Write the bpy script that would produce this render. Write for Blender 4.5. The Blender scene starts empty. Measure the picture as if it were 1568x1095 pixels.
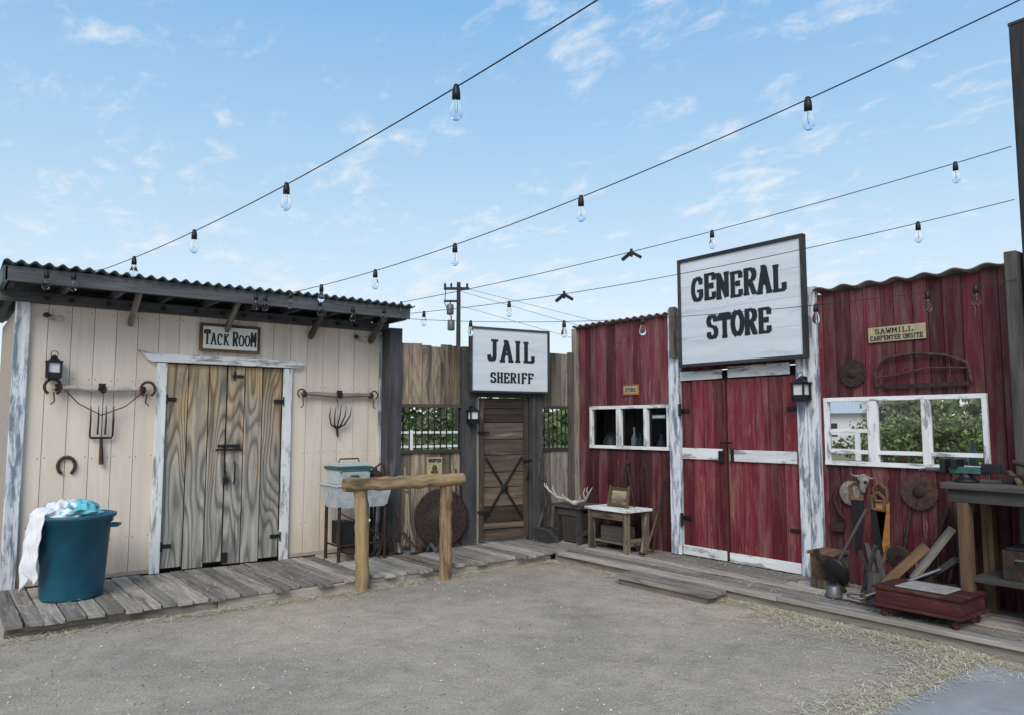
import bpy, bmesh, math, random
from mathutils import Matrix, Vector
random.seed(7)
R=random.random
def U(a,b): return a+(b-a)*R()
scene=bpy.context.scene
# ------------------------------------------------------------------ materials
def newmat(name):
    m=bpy.data.materials.new(name); m.use_nodes=True
    nt=m.node_tree; b=nt.nodes['Principled BSDF']
    return m,nt,b
def nd(nt,t,ins=None,**kw):
    n=nt.nodes.new(t)
    for k,v in kw.items(): setattr(n,k,v)
    if ins:
        for k,v in ins.items(): n.inputs[k].default_value=v
    return n
def ramp(nt,stops,fac=None):
    n=nt.nodes.new('ShaderNodeValToRGB'); e=n.color_ramp.elements
    while len(e)<len(stops): e.new(0.5)
    for i,(p,c) in enumerate(stops):
        e[i].position=p; e[i].color=(c[0],c[1],c[2],1) if hasattr(c,'__len__') else (c,c,c,1)
    if fac is not None: nt.links.new(fac,n.inputs[0])
    return n
def mixc(nt,fac,a,b,mode='MIX'):
    n=nt.nodes.new('ShaderNodeMix'); n.data_type='RGBA'; n.blend_type=mode
    for sock,v in ((n.inputs[0],fac),(n.inputs[6],a),(n.inputs[7],b)):
        if isinstance(v,bpy.types.NodeSocket): nt.links.new(v,sock)
        elif hasattr(v,'__len__'): sock.default_value=(v[0],v[1],v[2],1)
        else: sock.default_value=v
    return n.outputs[2]
def noise(nt,vec,scale,detail=5,rough=.6,dist=0.):
    n=nd(nt,'ShaderNodeTexNoise',{'Scale':scale,'Detail':detail,'Roughness':rough,'Distortion':dist})
    if vec is not None: nt.links.new(vec,n.inputs['Vector'])
    return n.outputs['Fac']
def mapping(nt,vec,scale,loc=(0,0,0),rot=(0,0,0)):
    n=nd(nt,'ShaderNodeMapping',{'Scale':scale,'Location':loc,'Rotation':rot}); nt.links.new(vec,n.inputs['Vector'])
    return n.outputs[0]
def mth(nt,op,a,b=0.,c=0.):
    n=nd(nt,'ShaderNodeMath',operation=op)
    for i,v in enumerate((a,b,c)):
        if isinstance(v,bpy.types.NodeSocket): nt.links.new(v,n.inputs[i])
        else: n.inputs[i].default_value=v
    return n.outputs[0]
def bump(nt,b,h,strength=.3,dist=.01):
    n=nd(nt,'ShaderNodeBump',{'Strength':strength,'Distance':dist}); nt.links.new(h,n.inputs['Height']); nt.links.new(n.outputs[0],b.inputs['Normal'])
def wood(name,dark,light,worn=None,wamt=.5,rough=.85,grain=(1.3,26),bs=.5,contour=0.,tv=(.7,.6),zgrad=None,wsc=(1.2,9),wedge=.06,zr=(.45,1.15),cracks=0.,worn2=None):
    m,nt,b=newmat(name)
    uv=nd(nt,'ShaderNodeUVMap').outputs[0]
    g=noise(nt,mapping(nt,uv,(grain[0],grain[1],1)),1.0,8,.65,.3)
    c=ramp(nt,[(.3,dark),(.68,light)],g).outputs[0]
    h=g
    if contour:
        q=noise(nt,mapping(nt,uv,(.55,3.6,1),(7,3,0)),1.0,1.5,.4,.15)
        fr_=mth(nt,'FRACT',mth(nt,'MULTIPLY',q,15.))
        r=ramp(nt,[(.0,.32),(.16,.40),(.34,.85),(.75,1.1),(1,.5)],fr_).outputs[0]
        c=mixc(nt,contour,c,r,'MULTIPLY'); h=mth(nt,'MULTIPLY_ADD',fr_,.4,g)
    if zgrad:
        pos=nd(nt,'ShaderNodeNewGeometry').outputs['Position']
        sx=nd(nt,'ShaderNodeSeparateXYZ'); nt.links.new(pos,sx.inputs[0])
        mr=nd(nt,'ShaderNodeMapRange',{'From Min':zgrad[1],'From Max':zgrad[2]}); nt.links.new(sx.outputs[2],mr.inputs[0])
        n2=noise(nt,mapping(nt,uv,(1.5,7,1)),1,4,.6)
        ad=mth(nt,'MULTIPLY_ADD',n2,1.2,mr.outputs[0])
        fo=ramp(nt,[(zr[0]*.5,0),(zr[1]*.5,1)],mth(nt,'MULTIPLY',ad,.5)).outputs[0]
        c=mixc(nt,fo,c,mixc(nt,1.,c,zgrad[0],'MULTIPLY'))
    if worn:
        n3=noise(nt,mapping(nt,uv,(wsc[0],wsc[1],1),(3,5,0)),1,7,.7,.3)
        f=ramp(nt,[(wamt-wedge,0),(wamt+wedge,1)],n3).outputs[0]
        c=mixc(nt,f,c,worn)
    if worn2:
        n5=noise(nt,mapping(nt,uv,(2.6,30,1),(13,25,0)),1,6,.65,.2)
        f=ramp(nt,[(worn2[1],0),(worn2[1]+.07,.8)],n5).outputs[0]
        c=mixc(nt,f,c,worn2[0])
    if cracks:
        n4=noise(nt,mapping(nt,uv,(.9,34,1),(9,2,0)),1,5,.6,.2)
        f=ramp(nt,[(.30,cracks),(.40,0)],n4).outputs[0]
        c=mixc(nt,f,c,tuple(x*.25 for x in dark))
    at=nd(nt,'ShaderNodeAttribute',attribute_name='tint')
    ma=mth(nt,'MULTIPLY_ADD',at.outputs['Fac'],tv[1],tv[0])
    hs=nd(nt,'ShaderNodeHueSaturation'); nt.links.new(c,hs.inputs['Color']); nt.links.new(ma,hs.inputs['Value'])
    nt.links.new(hs.outputs[0],b.inputs['Base Color']); b.inputs['Roughness'].default_value=rough
    b.inputs['Specular IOR Level'].default_value=.2
    bump(nt,b,h,bs,.006)
    return m
def simple(name,col,rough=.6,metal=0.,var=.25,sc=12,bs=.0,spec=.4,col2=None,lo=.35,hi=.7):
    m,nt,b=newmat(name)
    tc=nd(nt,'ShaderNodeNewGeometry').outputs['Position']
    n=noise(nt,tc,sc,6,.65,.2)
    d=col2 if col2 else tuple(c*(1-var) for c in col)
    c=ramp(nt,[(lo,d),(hi,col)],n).outputs[0]
    nt.links.new(c,b.inputs['Base Color']); b.inputs['Roughness'].default_value=rough; b.inputs['Metallic'].default_value=metal
    b.inputs['Specular IOR Level'].default_value=spec
    if bs: bump(nt,b,n,bs,.01)
    return m
M={}
M['cream']=wood('cream_siding_paint',(.64,.55,.455),(.74,.65,.555),worn=(.56,.475,.39),wamt=.66,grain=(.5,7),bs=.12,tv=(.94,.09),rough=.75,wsc=(.6,4),wedge=.14,zgrad=((.74,.68,.60),.9,.1),zr=(.95,1.8))
M['creamback']=simple('siding_groove',(.42,.35,.29),.9)
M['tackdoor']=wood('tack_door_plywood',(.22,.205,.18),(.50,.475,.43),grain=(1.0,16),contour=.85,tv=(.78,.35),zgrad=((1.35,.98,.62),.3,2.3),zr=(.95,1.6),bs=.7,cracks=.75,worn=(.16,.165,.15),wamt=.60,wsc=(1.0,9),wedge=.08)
M['whitepeel']=wood('peeling_white_paint',(.60,.60,.60),(.76,.76,.76),worn=(.27,.27,.28),wamt=.56,grain=(2,18),tv=(.85,.2),wsc=(2.5,12),wedge=.04,bs=.35)
M['signcream']=wood('sign_cream_paint',(.62,.60,.54),(.76,.74,.68),worn=(.42,.38,.32),wamt=.66,grain=(2,12),tv=(.95,.1),wsc=(4,12),wedge=.06,bs=.2)
M['whitebluepeel']=wood('peeling_bluewhite_paint',(.48,.51,.55),(.70,.72,.75),worn=(.17,.20,.25),wamt=.52,grain=(2,18),tv=(.8,.25),wsc=(2.2,14),wedge=.05,bs=.4)
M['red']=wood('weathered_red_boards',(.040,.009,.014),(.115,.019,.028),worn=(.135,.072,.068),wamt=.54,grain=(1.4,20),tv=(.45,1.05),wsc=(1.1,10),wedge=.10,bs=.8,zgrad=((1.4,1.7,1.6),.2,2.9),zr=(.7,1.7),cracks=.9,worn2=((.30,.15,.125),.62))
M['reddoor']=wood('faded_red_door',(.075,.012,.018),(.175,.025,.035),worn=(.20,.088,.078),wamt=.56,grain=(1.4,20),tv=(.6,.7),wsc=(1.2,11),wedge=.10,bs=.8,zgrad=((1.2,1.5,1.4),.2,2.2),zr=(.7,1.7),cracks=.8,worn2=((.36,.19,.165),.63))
M['deck']=wood('deck_boards_wood',(.17,.15,.13),(.40,.36,.315),worn=(.12,.10,.085),wamt=.60,grain=(1.5,22),tv=(.55,.8),bs=.7,cracks=.7,worn2=((.50,.44,.36),.66))
M['greywood']=wood('grey_weathered_wood',(.085,.075,.066),(.25,.22,.185),worn=(.05,.043,.038),wamt=.60,grain=(1.5,18),tv=(.55,.9),bs=.7,cracks=.7)
M['tanwood']=wood('tan_fence_wood',(.12,.092,.066),(.33,.26,.19),worn=(.07,.06,.05),wamt=.56,grain=(1.3,16),tv=(.5,.95),bs=.7,cracks=.8,contour=.35)
M['darkwood']=wood('dark_stained_wood',(.030,.027,.026),(.085,.077,.072),grain=(1.5,18),tv=(.7,.6),bs=.5)
M['fascia']=wood('fascia_wood',(.05,.052,.057),(.13,.132,.14),worn=(.16,.15,.14),wamt=.66,grain=(1.5,18),tv=(.7,.6),bs=.5)
M['postdark']=wood('dark_post_wood',(.022,.022,.024),(.065,.065,.066),grain=(1.5,14),tv=(.7,.6),bs=.5,worn=(.11,.105,.10),wamt=.64)
M['jaildoor']=wood('jail_door_wood',(.05,.036,.026),(.15,.105,.072),worn=(.25,.18,.12),wamt=.66,grain=(1.3,18),tv=(.45,1.0),bs=.7,zgrad=((.75,.85,.95),.8,1.6),cracks=.8)
M['log']=wood('peeled_log',(.19,.13,.07),(.40,.285,.16),worn=(.10,.065,.04),wamt=.56,grain=(1.2,14),tv=(.9,.2),bs=.9,wsc=(1.2,7),cracks=.9)
M['orangewood']=wood('orange_wood',(.24,.10,.03),(.42,.20,.06),grain=(2,20),tv=(.8,.3))
M['brownwood']=wood('brown_wood',(.07,.042,.025),(.17,.105,.062),grain=(2,20),tv=(.7,.5),cracks=.5)
M['signwhite']=wood('sign_white_paint',(.52,.57,.62),(.64,.69,.735),worn=(.45,.48,.52),wamt=.64,grain=(1,10),tv=(.9,.14),bs=.12,worn2=((.38,.37,.36),.74))
M['black']=simple('black_letter_paint',(.012,.02,.028),.6,var=.5)
M['blackmetal']=simple('black_iron',(.03,.03,.033),.5,.6,sc=30)
M['rust']=simple('rusty_iron',(.12,.06,.04),.85,.2,sc=25,bs=.3,col2=(.035,.022,.02))
M['darkrust']=simple('dark_rust',(.065,.038,.03),.8,.3,sc=25,bs=.3,col2=(.02,.015,.014))
M['steel']=simple('dull_steel',(.18,.18,.19),.5,.6,sc=20)
M['galv']=simple('pale_enamel_metal',(.58,.62,.65),.45,.1,sc=14,col2=(.34,.38,.41))
M['roof']=simple('teal_roof_metal',(.11,.15,.16),.6,.2,sc=6,col2=(.05,.07,.075))
M['roofred']=simple('rusty_roof_metal',(.22,.17,.15),.75,.1,sc=10,col2=(.10,.065,.06))
M['bin']=simple('blue_bin_plastic',(.014,.11,.17),.42,0,var=.35,sc=5,spec=.4)
M['towelw']=simple('white_towel',(.76,.77,.79),.95,0,var=.12,sc=60,bs=.3)
M['towela']=simple('aqua_towel',(.16,.55,.64),.95,0,var=.2,sc=60,bs=.3)
M['paper']=simple('aged_paper',(.46,.37,.23),.9,0,var=.35,sc=20)
M['bone']=simple('bone',(.55,.52,.46),.8,0,var=.4,sc=18)
M['green']=simple('green_enamel',(.035,.11,.10),.5,0,var=.3)
M['coolwhite']=simple('cooler_plastic',(.50,.56,.57),.5,0,var=.15)
M['rope']=simple('rope_fibre',(.38,.32,.23),.95,0,var=.4,sc=60)
M['lampglass']=simple('frosted_lamp_glass',(.62,.64,.65),.3,0,var=.1)
M['dark']=simple('painted_shade_and_log_ends',(.02,.019,.018),.9)  # near-black: shade put into the colour of gaps and recesses; also log ends
M['redchest']=wood('red_tool_stand_wood',(.035,.012,.012),(.085,.024,.022),grain=(2,14),tv=(.8,.3),bs=.4,worn=(.12,.07,.05),wamt=.60)
M['scaleplate']=simple('scale_plate',(.42,.42,.41),.6,.1,sc=14,col2=(.25,.23,.21))
M['whitepaint']=simple('white_fence_paint',(.7,.7,.7),.6,var=.08)
M['oldbone']=simple('old_bone',(.34,.31,.28),.8,0,col2=(.14,.11,.10),sc=30)
M['field']=simple('field_grass',(.16,.20,.085),.95,0,sc=.6,col2=(.22,.21,.12),spec=.1)
m,nt,b=newmat('bulb_glass'); b.inputs['Base Color'].default_value=(.98,.985,1,1); b.inputs['Transmission Weight'].default_value=1.; b.inputs['IOR'].default_value=1.16
n=noise(nt,nd(nt,'ShaderNodeNewGeometry').outputs['Position'],30,2); r=ramp(nt,[(.2,.02),(.8,.08)],n); nt.links.new(r.outputs[0],b.inputs['Roughness']); M['glass']=m
m,nt,b=newmat('window_glass')
tr=nd(nt,'ShaderNodeBsdfTransparent'); gl=nd(nt,'ShaderNodeBsdfGlossy',{'Roughness':.03}); fr=nd(nt,'ShaderNodeFresnel',{'IOR':1.5}); mx=nd(nt,'ShaderNodeMixShader')
nt.links.new(fr.outputs[0],mx.inputs[0]); nt.links.new(tr.outputs[0],mx.inputs[1]); nt.links.new(gl.outputs[0],mx.inputs[2]); nt.links.new(mx.outputs[0],nt.nodes['Material Output'].inputs[0]); M['pane']=m
# ground
m,nt,b=newmat('decomposed_granite')
P=nd(nt,'ShaderNodeNewGeometry').outputs['Position']
n1=noise(nt,P,.55,5,.6,.6); n2=noise(nt,P,60,6,.75); n3=noise(nt,P,4.5,6,.7,.3); n6=noise(nt,mapping(nt,P,(1,1,1),(4,7,0)),1.6,5,.65,.8)
c=ramp(nt,[(.28,(.30,.25,.195)),(.5,(.49,.425,.345)),(.72,(.68,.605,.505))],n2).outputs[0]
c=mixc(nt,.9,c,ramp(nt,[(.33,(.76,.77,.80)),(.66,(1.12,1.08,1.0))],n1).outputs[0],'MULTIPLY')
c=mixc(nt,.7,c,ramp(nt,[(.3,.74),(.7,1.17)],n3).outputs[0],'MULTIPLY')
c=mixc(nt,.6,c,ramp(nt,[(.30,.72),(.45,1.0),(1,1.05)],n6).outputs[0],'MULTIPLY')
vo=nd(nt,'ShaderNodeTexVoronoi',{'Scale':34.}); nt.links.new(P,vo.inputs['Vector'])
c=mixc(nt,.3,c,ramp(nt,[(.0,.55),(.18,1.)],vo.outputs['Distance']).outputs[0],'MULTIPLY')
nt.links.new(c,b.inputs['Base Color']); b.inputs['Roughness'].default_value=.95; b.inputs['Specular IOR Level'].default_value=.1
hh=mth(nt,'MULTIPLY_ADD',n3,2.2,n2)
bump(nt,b,hh,.85,.022); M['ground']=m
M['concrete']=simple('concrete',(.34,.345,.345),.9,0,sc=3,var=.25,bs=.05,spec=.15)
def tintmat(name,stops,rough=.85):
    m,nt,b=newmat(name); at=nd(nt,'ShaderNodeAttribute',attribute_name='tint'); r=ramp(nt,stops,at.outputs['Fac']); nt.links.new(r.outputs[0],b.inputs['Base Color']); b.inputs['Roughness'].default_value=rough; b.inputs['Specular IOR Level'].default_value=.15; return m
M['straw']=tintmat('straw',[(0,(.36,.29,.18)),(1,(.78,.71,.53))])
M['pebble']=tintmat('pebbles',[(0,(.16,.14,.12)),(.6,(.42,.38,.33)),(1,(.66,.61,.54))])
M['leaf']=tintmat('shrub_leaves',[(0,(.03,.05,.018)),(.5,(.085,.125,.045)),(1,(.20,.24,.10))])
# ------------------------------------------------------------------ mesh builder
class MB:
    def __init__(s,Mx=None): s.v=[];s.f=[];s.uv=[];s.mi=[];s.t=[];s.sm=[];s.mats=[];s.M=Mx or Matrix()
    def mid(s,k):
        if k not in s.mats: s.mats.append(k)
        return s.mats.index(k)
    def add(s,vs,fs,uvs,mat,tint,smooth=False,L=None):
        T=s.M@L if L is not None else s.M
        o=len(s.v)
        for p in vs: s.v.append(T@Vector(p)); s.t.append(tint)
        k=s.mid(mat)
        for f in fs:
            s.f.append([o+i for i in f]); s.uv.append([uvs[i] for i in f]); s.mi.append(k); s.sm.append(smooth)
    def box(s,x0,x1,y0,y1,z0,z1,mat,g='z',tint=None,L=None,tp=1.):
        if x0>x1:x0,x1=x1,x0
        if y0>y1:y0,y1=y1,y0
        if z0>z1:z0,z1=z1,z0
        tint=R() if tint is None else tint
        cx,cy=(x0+x1)/2,(y0+y1)/2
        vs=[]
        for z,k in ((z0,tp),(z1,1.)):
            for x,y in ((x0,y0),(x1,y0),(x1,y1),(x0,y1)): vs.append((cx+(x-cx)*k,cy+(y-cy)*k,z))
        fs=[(0,3,2,1),(4,5,6,7),(0,1,5,4),(1,2,6,5),(2,3,7,6),(3,0,4,7)]
        gi='xyz'.index(g); o1,o2=R()*40,R()*40; ot=[i for i in range(3) if i!=gi]
        uvs=[(p[gi]+o1,p[ot[0]]+p[ot[1]]+o2) for p in vs]
        s.add(vs,fs,uvs,mat,tint,False,L)
    def beam(s,p0,p1,w,h,mat,tint=None):
        p0,p1=Vector(p0),Vector(p1); d=p1-p0; q=d.to_track_quat('Z','Y').to_matrix().to_4x4()
        s.box(-w/2,w/2,-h/2,h/2,0,d.length,mat,'z',tint,Matrix.Translation(p0)@q)
    def tube(s,pts,r,mat,n=8,caps=True,tint=None):
        pts=[Vector(p) for p in pts]; N=len(pts); rr=r if hasattr(r,'__len__') else [r]*N
        tint=R() if tint is None else tint; vs=[];uvs=[];fs=[]; L=0;o=R()*40
        ref=None
        for i,p in enumerate(pts):
            d=(pts[min(i+1,N-1)]-pts[max(i-1,0)]).normalized()
            if ref is None:
                ref=Vector((0,0,1)) if abs(d.z)<.9 else Vector((1,0,0))
            a=(ref-d*ref.dot(d)).normalized(); ref=a; b=d.cross(a)
            if i: L+=(p-pts[i-1]).length
            for k in range(n):
                an=2*math.pi*k/n; vs.append(p+(a*math.cos(an)+b*math.sin(an))*rr[i]); uvs.append((L+o,abs(an-math.pi)*max(rr[i],.01)+o))
        for i in range(N-1):
            for k in range(n):
                a=i*n+k;b=i*n+(k+1)%n; fs.append((a,b,b+n,a+n))
        s.add(vs,fs,uvs,mat,tint,True)
        if caps:
            s.add(vs[:n],[tuple(reversed(range(n)))],uvs[:n],mat,tint); s.add(vs[-n:],[tuple(range(n))],uvs[-n:],mat,tint)
    def lathe(s,prof,c,mat,n=24,L=None,tint=None,sc=(1,1),smooth=True):
        tint=R() if tint is None else tint; vs=[];uvs=[];fs=[]
        for i,(r,z) in enumerate(prof):
            for k in range(n):
                an=2*math.pi*k/n; vs.append((r*math.cos(an)*sc[0],r*math.sin(an)*sc[1],z)); uvs.append((z,an*.2))
        for i in range(len(prof)-1):
            for k in range(n):
                a=i*n+k;b=i*n+(k+1)%n; fs.append((a,b,b+n,a+n))
        T=Matrix.Translation(c)
        if L is not None: T=T@L
        s.add(vs,fs,uvs,mat,tint,smooth,T)
    def ball(s,c,rx,ry,rz,mat,n=12,L=None,tint=None):
        pr=[(math.sin(math.pi*i/8)+1e-4,-math.cos(math.pi*i/8)*rz/max(rx,1e-6)) for i in range(9)]
        s.lathe([(p*rx,z*rx) for p,z in pr],c,mat,n,L,tint,(1,ry/rx))
    def quad(s,pts,mat,tint=None):
        tint=R() if tint is None else tint
        s.add(pts,[tuple(range(len(pts)))],[(p[0],p[2]) for p in pts],mat,tint)
    def build(s,name,bevel=0.,solid=0.):
        me=bpy.data.meshes.new(name)
        lo=[min(v[i] for v in s.v) for i in range(3)]; hi=[max(v[i] for v in s.v) for i in range(3)]
        c=Vector(((lo[0]+hi[0])/2,(lo[1]+hi[1])/2,lo[2]))
        me.from_pydata([tuple(v-c) for v in s.v],[],s.f)
        ul=me.uv_layers.new(name='UVMap')
        flat=[]
        for u in s.uv:
            for q in u: flat+= [q[0],q[1]]
        ul.data.foreach_set('uv',flat)
        at=me.attributes.new('tint','FLOAT','POINT'); at.data.foreach_set('value',s.t)
        me.polygons.foreach_set('material_index',s.mi); me.polygons.foreach_set('use_smooth',s.sm)
        for k in s.mats: me.materials.append(M[k])
        if len(s.f)<20000:
            bm=bmesh.new(); bm.from_mesh(me); bmesh.ops.recalc_face_normals(bm,faces=bm.faces[:]); bm.to_mesh(me); bm.free()
        me.update()
        o=bpy.data.objects.new(name,me); o.location=c; scene.collection.objects.link(o)
        if solid:
            md=o.modifiers.new('sol','SOLIDIFY'); md.thickness=solid
        if bevel:
            md=o.modifiers.new('bev','BEVEL'); md.width=bevel; md.segments=2; md.limit_method='ANGLE'; md.angle_limit=math.radians(50)
        return o
def group(name,objs):
    e=bpy.data.objects.new(name,None); e.empty_display_size=.2
    c=sum((o.location for o in objs),Vector())/len(objs); c.z=min(o.location.z for o in objs)
    e.location=c; scene.collection.objects.link(e)
    for o in objs:
        o.parent=e; o.matrix_parent_inverse=Matrix.Translation(-c)
    return e
TACK=Matrix.Translation((0,8.35,0))
jd=Vector((.9876,-.157,0)).normalized()
JAIL=Matrix(((jd.x,-jd.y,0,4.46),(jd.y,jd.x,0,8.05),(0,0,1,0),(0,0,0,1)))
STORE=Matrix(((0,1,0,6.98),(-1,0,0,7.6),(0,0,1,0),(0,0,0,1)))
def board_wall(mb,s0,s1,z0,z1,mat,w=.15,th=.02,gap=.004,ops=(),n0=0.,zj=0.,wj=0.,nails=()):
    cuts=sorted(set([s0,s1]+[c for o in ops for c in o[:2] if s0<c<s1]))
    for a,b in zip(cuts[:-1],cuts[1:]):
        k=max(1,round((b-a)/w)); st=(b-a)/k
        ed=[a]+[a+i*st+U(-wj,wj)*st for i in range(1,k)]+[b]
        for i in range(k):
            x0=ed[i]; x1=ed[i+1]-gap; mid=(x0+x1)/2
            zs=[(z0+U(-zj,0),z1+U(-zj,zj))]
            for o in ops:
                if o[0]<mid<o[1]:
                    nz=[]
                    for p,q in zs:
                        if o[2]>p: nz.append((p,min(q,o[2])))
                        if o[3]<q: nz.append((max(p,o[3]),q))
                    zs=nz
            for p,q in zs:
                if q-p>.01:
                    nn=n0+U(-.006,.003)
                    mb.box(x0,x1,nn,n0+th,p,q,mat)
                    for zn in nails:
                        if p<zn<q:
                            for xx in (x0+.025,x1-.025):
                                zz=zn+U(-.01,.01); r=.0045
                                mb.quad([(xx-r,nn-.002,zz-r),(xx+r,nn-.002,zz-r),(xx+r*.8,nn-.002,zz+r),(xx-r*.8,nn-.002,zz+r)],'darkrust')
# ------------------------------------------------------------------ lettering
def arc(cx,cy,rx,ry,a0,a1,n=10):
    return [(cx+rx*math.cos(math.radians(a0+(a1-a0)*i/n)),cy+ry*math.sin(math.radians(a0+(a1-a0)*i/n))) for i in range(n+1)]
def sf(x,y,w=.18): return [(x-w,y),(x+w,y)]
G={
'A':[[(.12,.0),(.5,1)],[(.5,1),(.88,0)],[(.27,.35),(.73,.35)],sf(.12,0),sf(.88,0),[(.3,1),(.52,1)]],
'C':[arc(.52,.5,.40,.5,50,310,14),[(.80,.70),(.80,.95)]],
'D':[[(.2,0),(.2,1)],[(.05,1),(.5,1)]+arc(.5,.5,.38,.5,90,-90,10)+[(.05,0)]],
'E':[[(.22,0),(.22,1)],[(.05,1),(.88,1)],[(.22,.52),(.68,.52)],[(.05,0),(.88,0)],[(.88,1),(.88,.74)],[(.88,0),(.88,.26)],[(.66,.64),(.66,.40)]],
'F':[[(.22,0),(.22,1)],[(.05,1),(.88,1)],[(.22,.52),(.68,.52)],[(.88,1),(.88,.76)],[(.66,.62),(.66,.42)],sf(.22,0)],
'G':[arc(.52,.5,.42,.5,50,330,16),[(.55,.42),(1.0,.42)],[(.86,.42),(.86,.1)],[(.84,.70),(.84,.95)]],
'H':[[(.2,0),(.2,1)],[(.8,0),(.8,1)],[(.2,.5),(.8,.5)],sf(.2,0),sf(.8,0),sf(.2,1),sf(.8,1)],
'I':[[(.5,0),(.5,1)],sf(.5,0,.25),sf(.5,1,.25)],
'J':[[(.62,1),(.62,.25)]+arc(.38,.25,.24,.25,0,-170,7),sf(.62,1,.25)],
'K':[[(.2,0),(.2,1)],[(.2,.4),(.8,1)],[(.4,.58),(.85,0)],sf(.2,0),sf(.2,1),sf(.85,0),sf(.8,1)],
'L':[[(.25,0),(.25,1)],[(.07,0),(.88,0)],[(.88,0),(.88,.3)],sf(.25,1)],
'M':[[(.12,0),(.12,1)],[(.12,1),(.5,.3)],[(.5,.3),(.88,1)],[(.88,1),(.88,0)],sf(.12,0,.13),sf(.88,0,.13)],
'N':[[(.16,0),(.16,1)],[(.16,1),(.84,0)],[(.84,0),(.84,1)],sf(.16,0),sf(.84,1),[(.0,1),(.2,1)]],
'O':[arc(.5,.5,.42,.5,0,360,20)],
'P':[[(.2,0),(.2,1)],[(.05,1),(.55,1)]+arc(.55,.76,.3,.24,90,-90,8)+[(.2,.52)],sf(.2,0)],
'R':[[(.2,0),(.2,1)],[(.05,1),(.55,1)]+arc(.55,.76,.3,.24,90,-90,8)+[(.2,.52)],[(.5,.52),(.82,0)],sf(.2,0),sf(.87,0,.12)],
'S':[arc(.5,.76,.34,.24,30,270,10)+arc(.5,.26,.36,.26,90,-150,10),[(.80,.72),(.80,.95)],[(.18,.28),(.18,.05)]],
'T':[[(.5,0),(.5,1)],[(.08,1),(.92,1)],[(.08,1),(.08,.72)],[(.92,1),(.92,.72)],sf(.5,0)],
'W':[[(.05,1),(.3,0)],[(.3,0),(.5,.8)],[(.5,.8),(.7,0)],[(.7,0),(.95,1)],sf(.05,1,.12),sf(.95,1,.12)],
}
def text(mb,st,s0,s1,z0,z1,n,mat='black',w=.14,rise=0.,caps=False):
    tot=sum(.45 if c==' ' else (.7 if c in 'I' else 1.) for c in st); cw=(s1-s0)/tot; x=s0; k=0
    for ci,c in enumerate(st):
        adv=cw*(.45 if c==' ' else (.7 if c=='I' else 1.))
        if c!=' ':
            big=(not caps) or ci==0 or st[ci-1]==' ' or ci==len(st)-1
            h=(z1-z0)*(1 if big else .78)*U(.96,1.04); gw=adv*.86; ww=w*h; zb=z0+rise*(x-s0)+U(-.02,.02)*h
            for pl in G[c]:
                q=[(x+adv*.07+p[0]*gw, zb+ww*.4+p[1]*(h-ww*.8)) for p in pl]
                for a,b in zip(q[:-1],q[1:]):
                    dx,dz=b[0]-a[0],b[1]-a[1]; L=math.hypot(dx,dz)
                    if L<1e-6: continue
                    th=ww*(1.35 if abs(dz)>abs(dx) else .75)/2; ex=th*.55 if len(q)>2 else 0
                    if len(q)==2 and abs(dz)<1e-6: ex=th*.6
                    ux,uz=dx/L,dz/L; px,pz=-uz*th,ux*th; k+=1; nn=n-.0004*(k%7)
                    mb.quad([(a[0]-ux*ex+px,nn,a[1]-uz*ex+pz),(a[0]-ux*ex-px,nn,a[1]-uz*ex-pz),(b[0]+ux*ex-px,nn,b[1]+uz*ex-pz),(b[0]+ux*ex+px,nn,b[1]+uz*ex+pz)],mat)
        x+=adv
# ------------------------------------------------------------------ ground
def sheet(name,mat,x0,x1,y0,y1,z,th=None):
    mb=MB()
    if th: mb.box(x0,x1,y0,y1,z-th,z,mat,'x')
    else: mb.quad([(x0,y0,z),(x1,y0,z),(x1,y1,z),(x0,y1,z)],mat)
    return mb.build(name,bevel=.008 if th else 0)
sheet('ground','ground',-400,400,-400,400,0)
sheet('patio_slab','concrete',-5,5.72,-8,2.2,.012,.1)
mb=MB(); mb.quad([(15,-200,.004),(300,-200,.004),(300,300,.004),(15,300,.004)],'field'); mb.quad([(-200,18,.004),(14.99,18,.004),(14.99,300,.004),(-200,300,.004)],'field'); mb.build('grass_field')
# ------------------------------------------------------------------ boardwalk
mb=MB(); x=.5
while x<6.98:
    w=U(.125,.155); e=6.88+U(-.045,.035); dz=U(-.007,.007)
    mb.box(x,x+w-.011,e,8.33 if x<4.4 else 8.1,.085+dz,.12+dz,'deck','y',L=Matrix.Translation((x,7.6,.1))@Matrix.Rotation(U(-.008,.008),4,'Z')@Matrix.Rotation(U(-.004,.004),4,'X')@Matrix.Translation((-x,-7.6,-.1))); x+=w
b1=mb.build('tack_side_boards',.004)
mb=MB(); x=5.93
while x<6.95:
    w=.145; y=6.84
    while y>-1.5:
        L=U(1.8,3.); dz=U(-.008,.006)
        mb.box(x,x+w-.011,max(y-L,-1.5),y-.008,.085+dz,.12+dz,'deck','y'); y-=L
    x+=w
b2=mb.build('store_side_boards',.004)
mb=MB()
x=.5
while x<5.9:
    L=min(U(1.2,2.),5.92-x); mb.box(x,x+L-.006,6.92+U(-.01,.01),6.96,-.02,.083,'deck','x'); x+=L
mb.box(5.96,6.0,-1.5,6.9,-.02,.083,'deck','y'); mb.box(.5,.54,6.98,8.3,-.02,.083,'deck','y')
b3=mb.build('rim_boards',.004)
group('boardwalk',[b1,b2,b3])
mb=MB()
mb.box(5.60,5.75,4.38,5.56,.055,.095,'greywood','y',.9); mb.box(5.757,5.90,4.41,5.58,.055,.095,'greywood','y',.7)
mb.box(5.62,5.66,4.42,5.52,-.02,.053,'greywood','y'); mb.box(5.66,5.88,4.44,4.50,-.02,.053,'greywood','x'); mb.box(5.66,5.88,5.46,5.52,-.02,.053,'greywood','x')
mb.build('wooden_step',.006)
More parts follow.
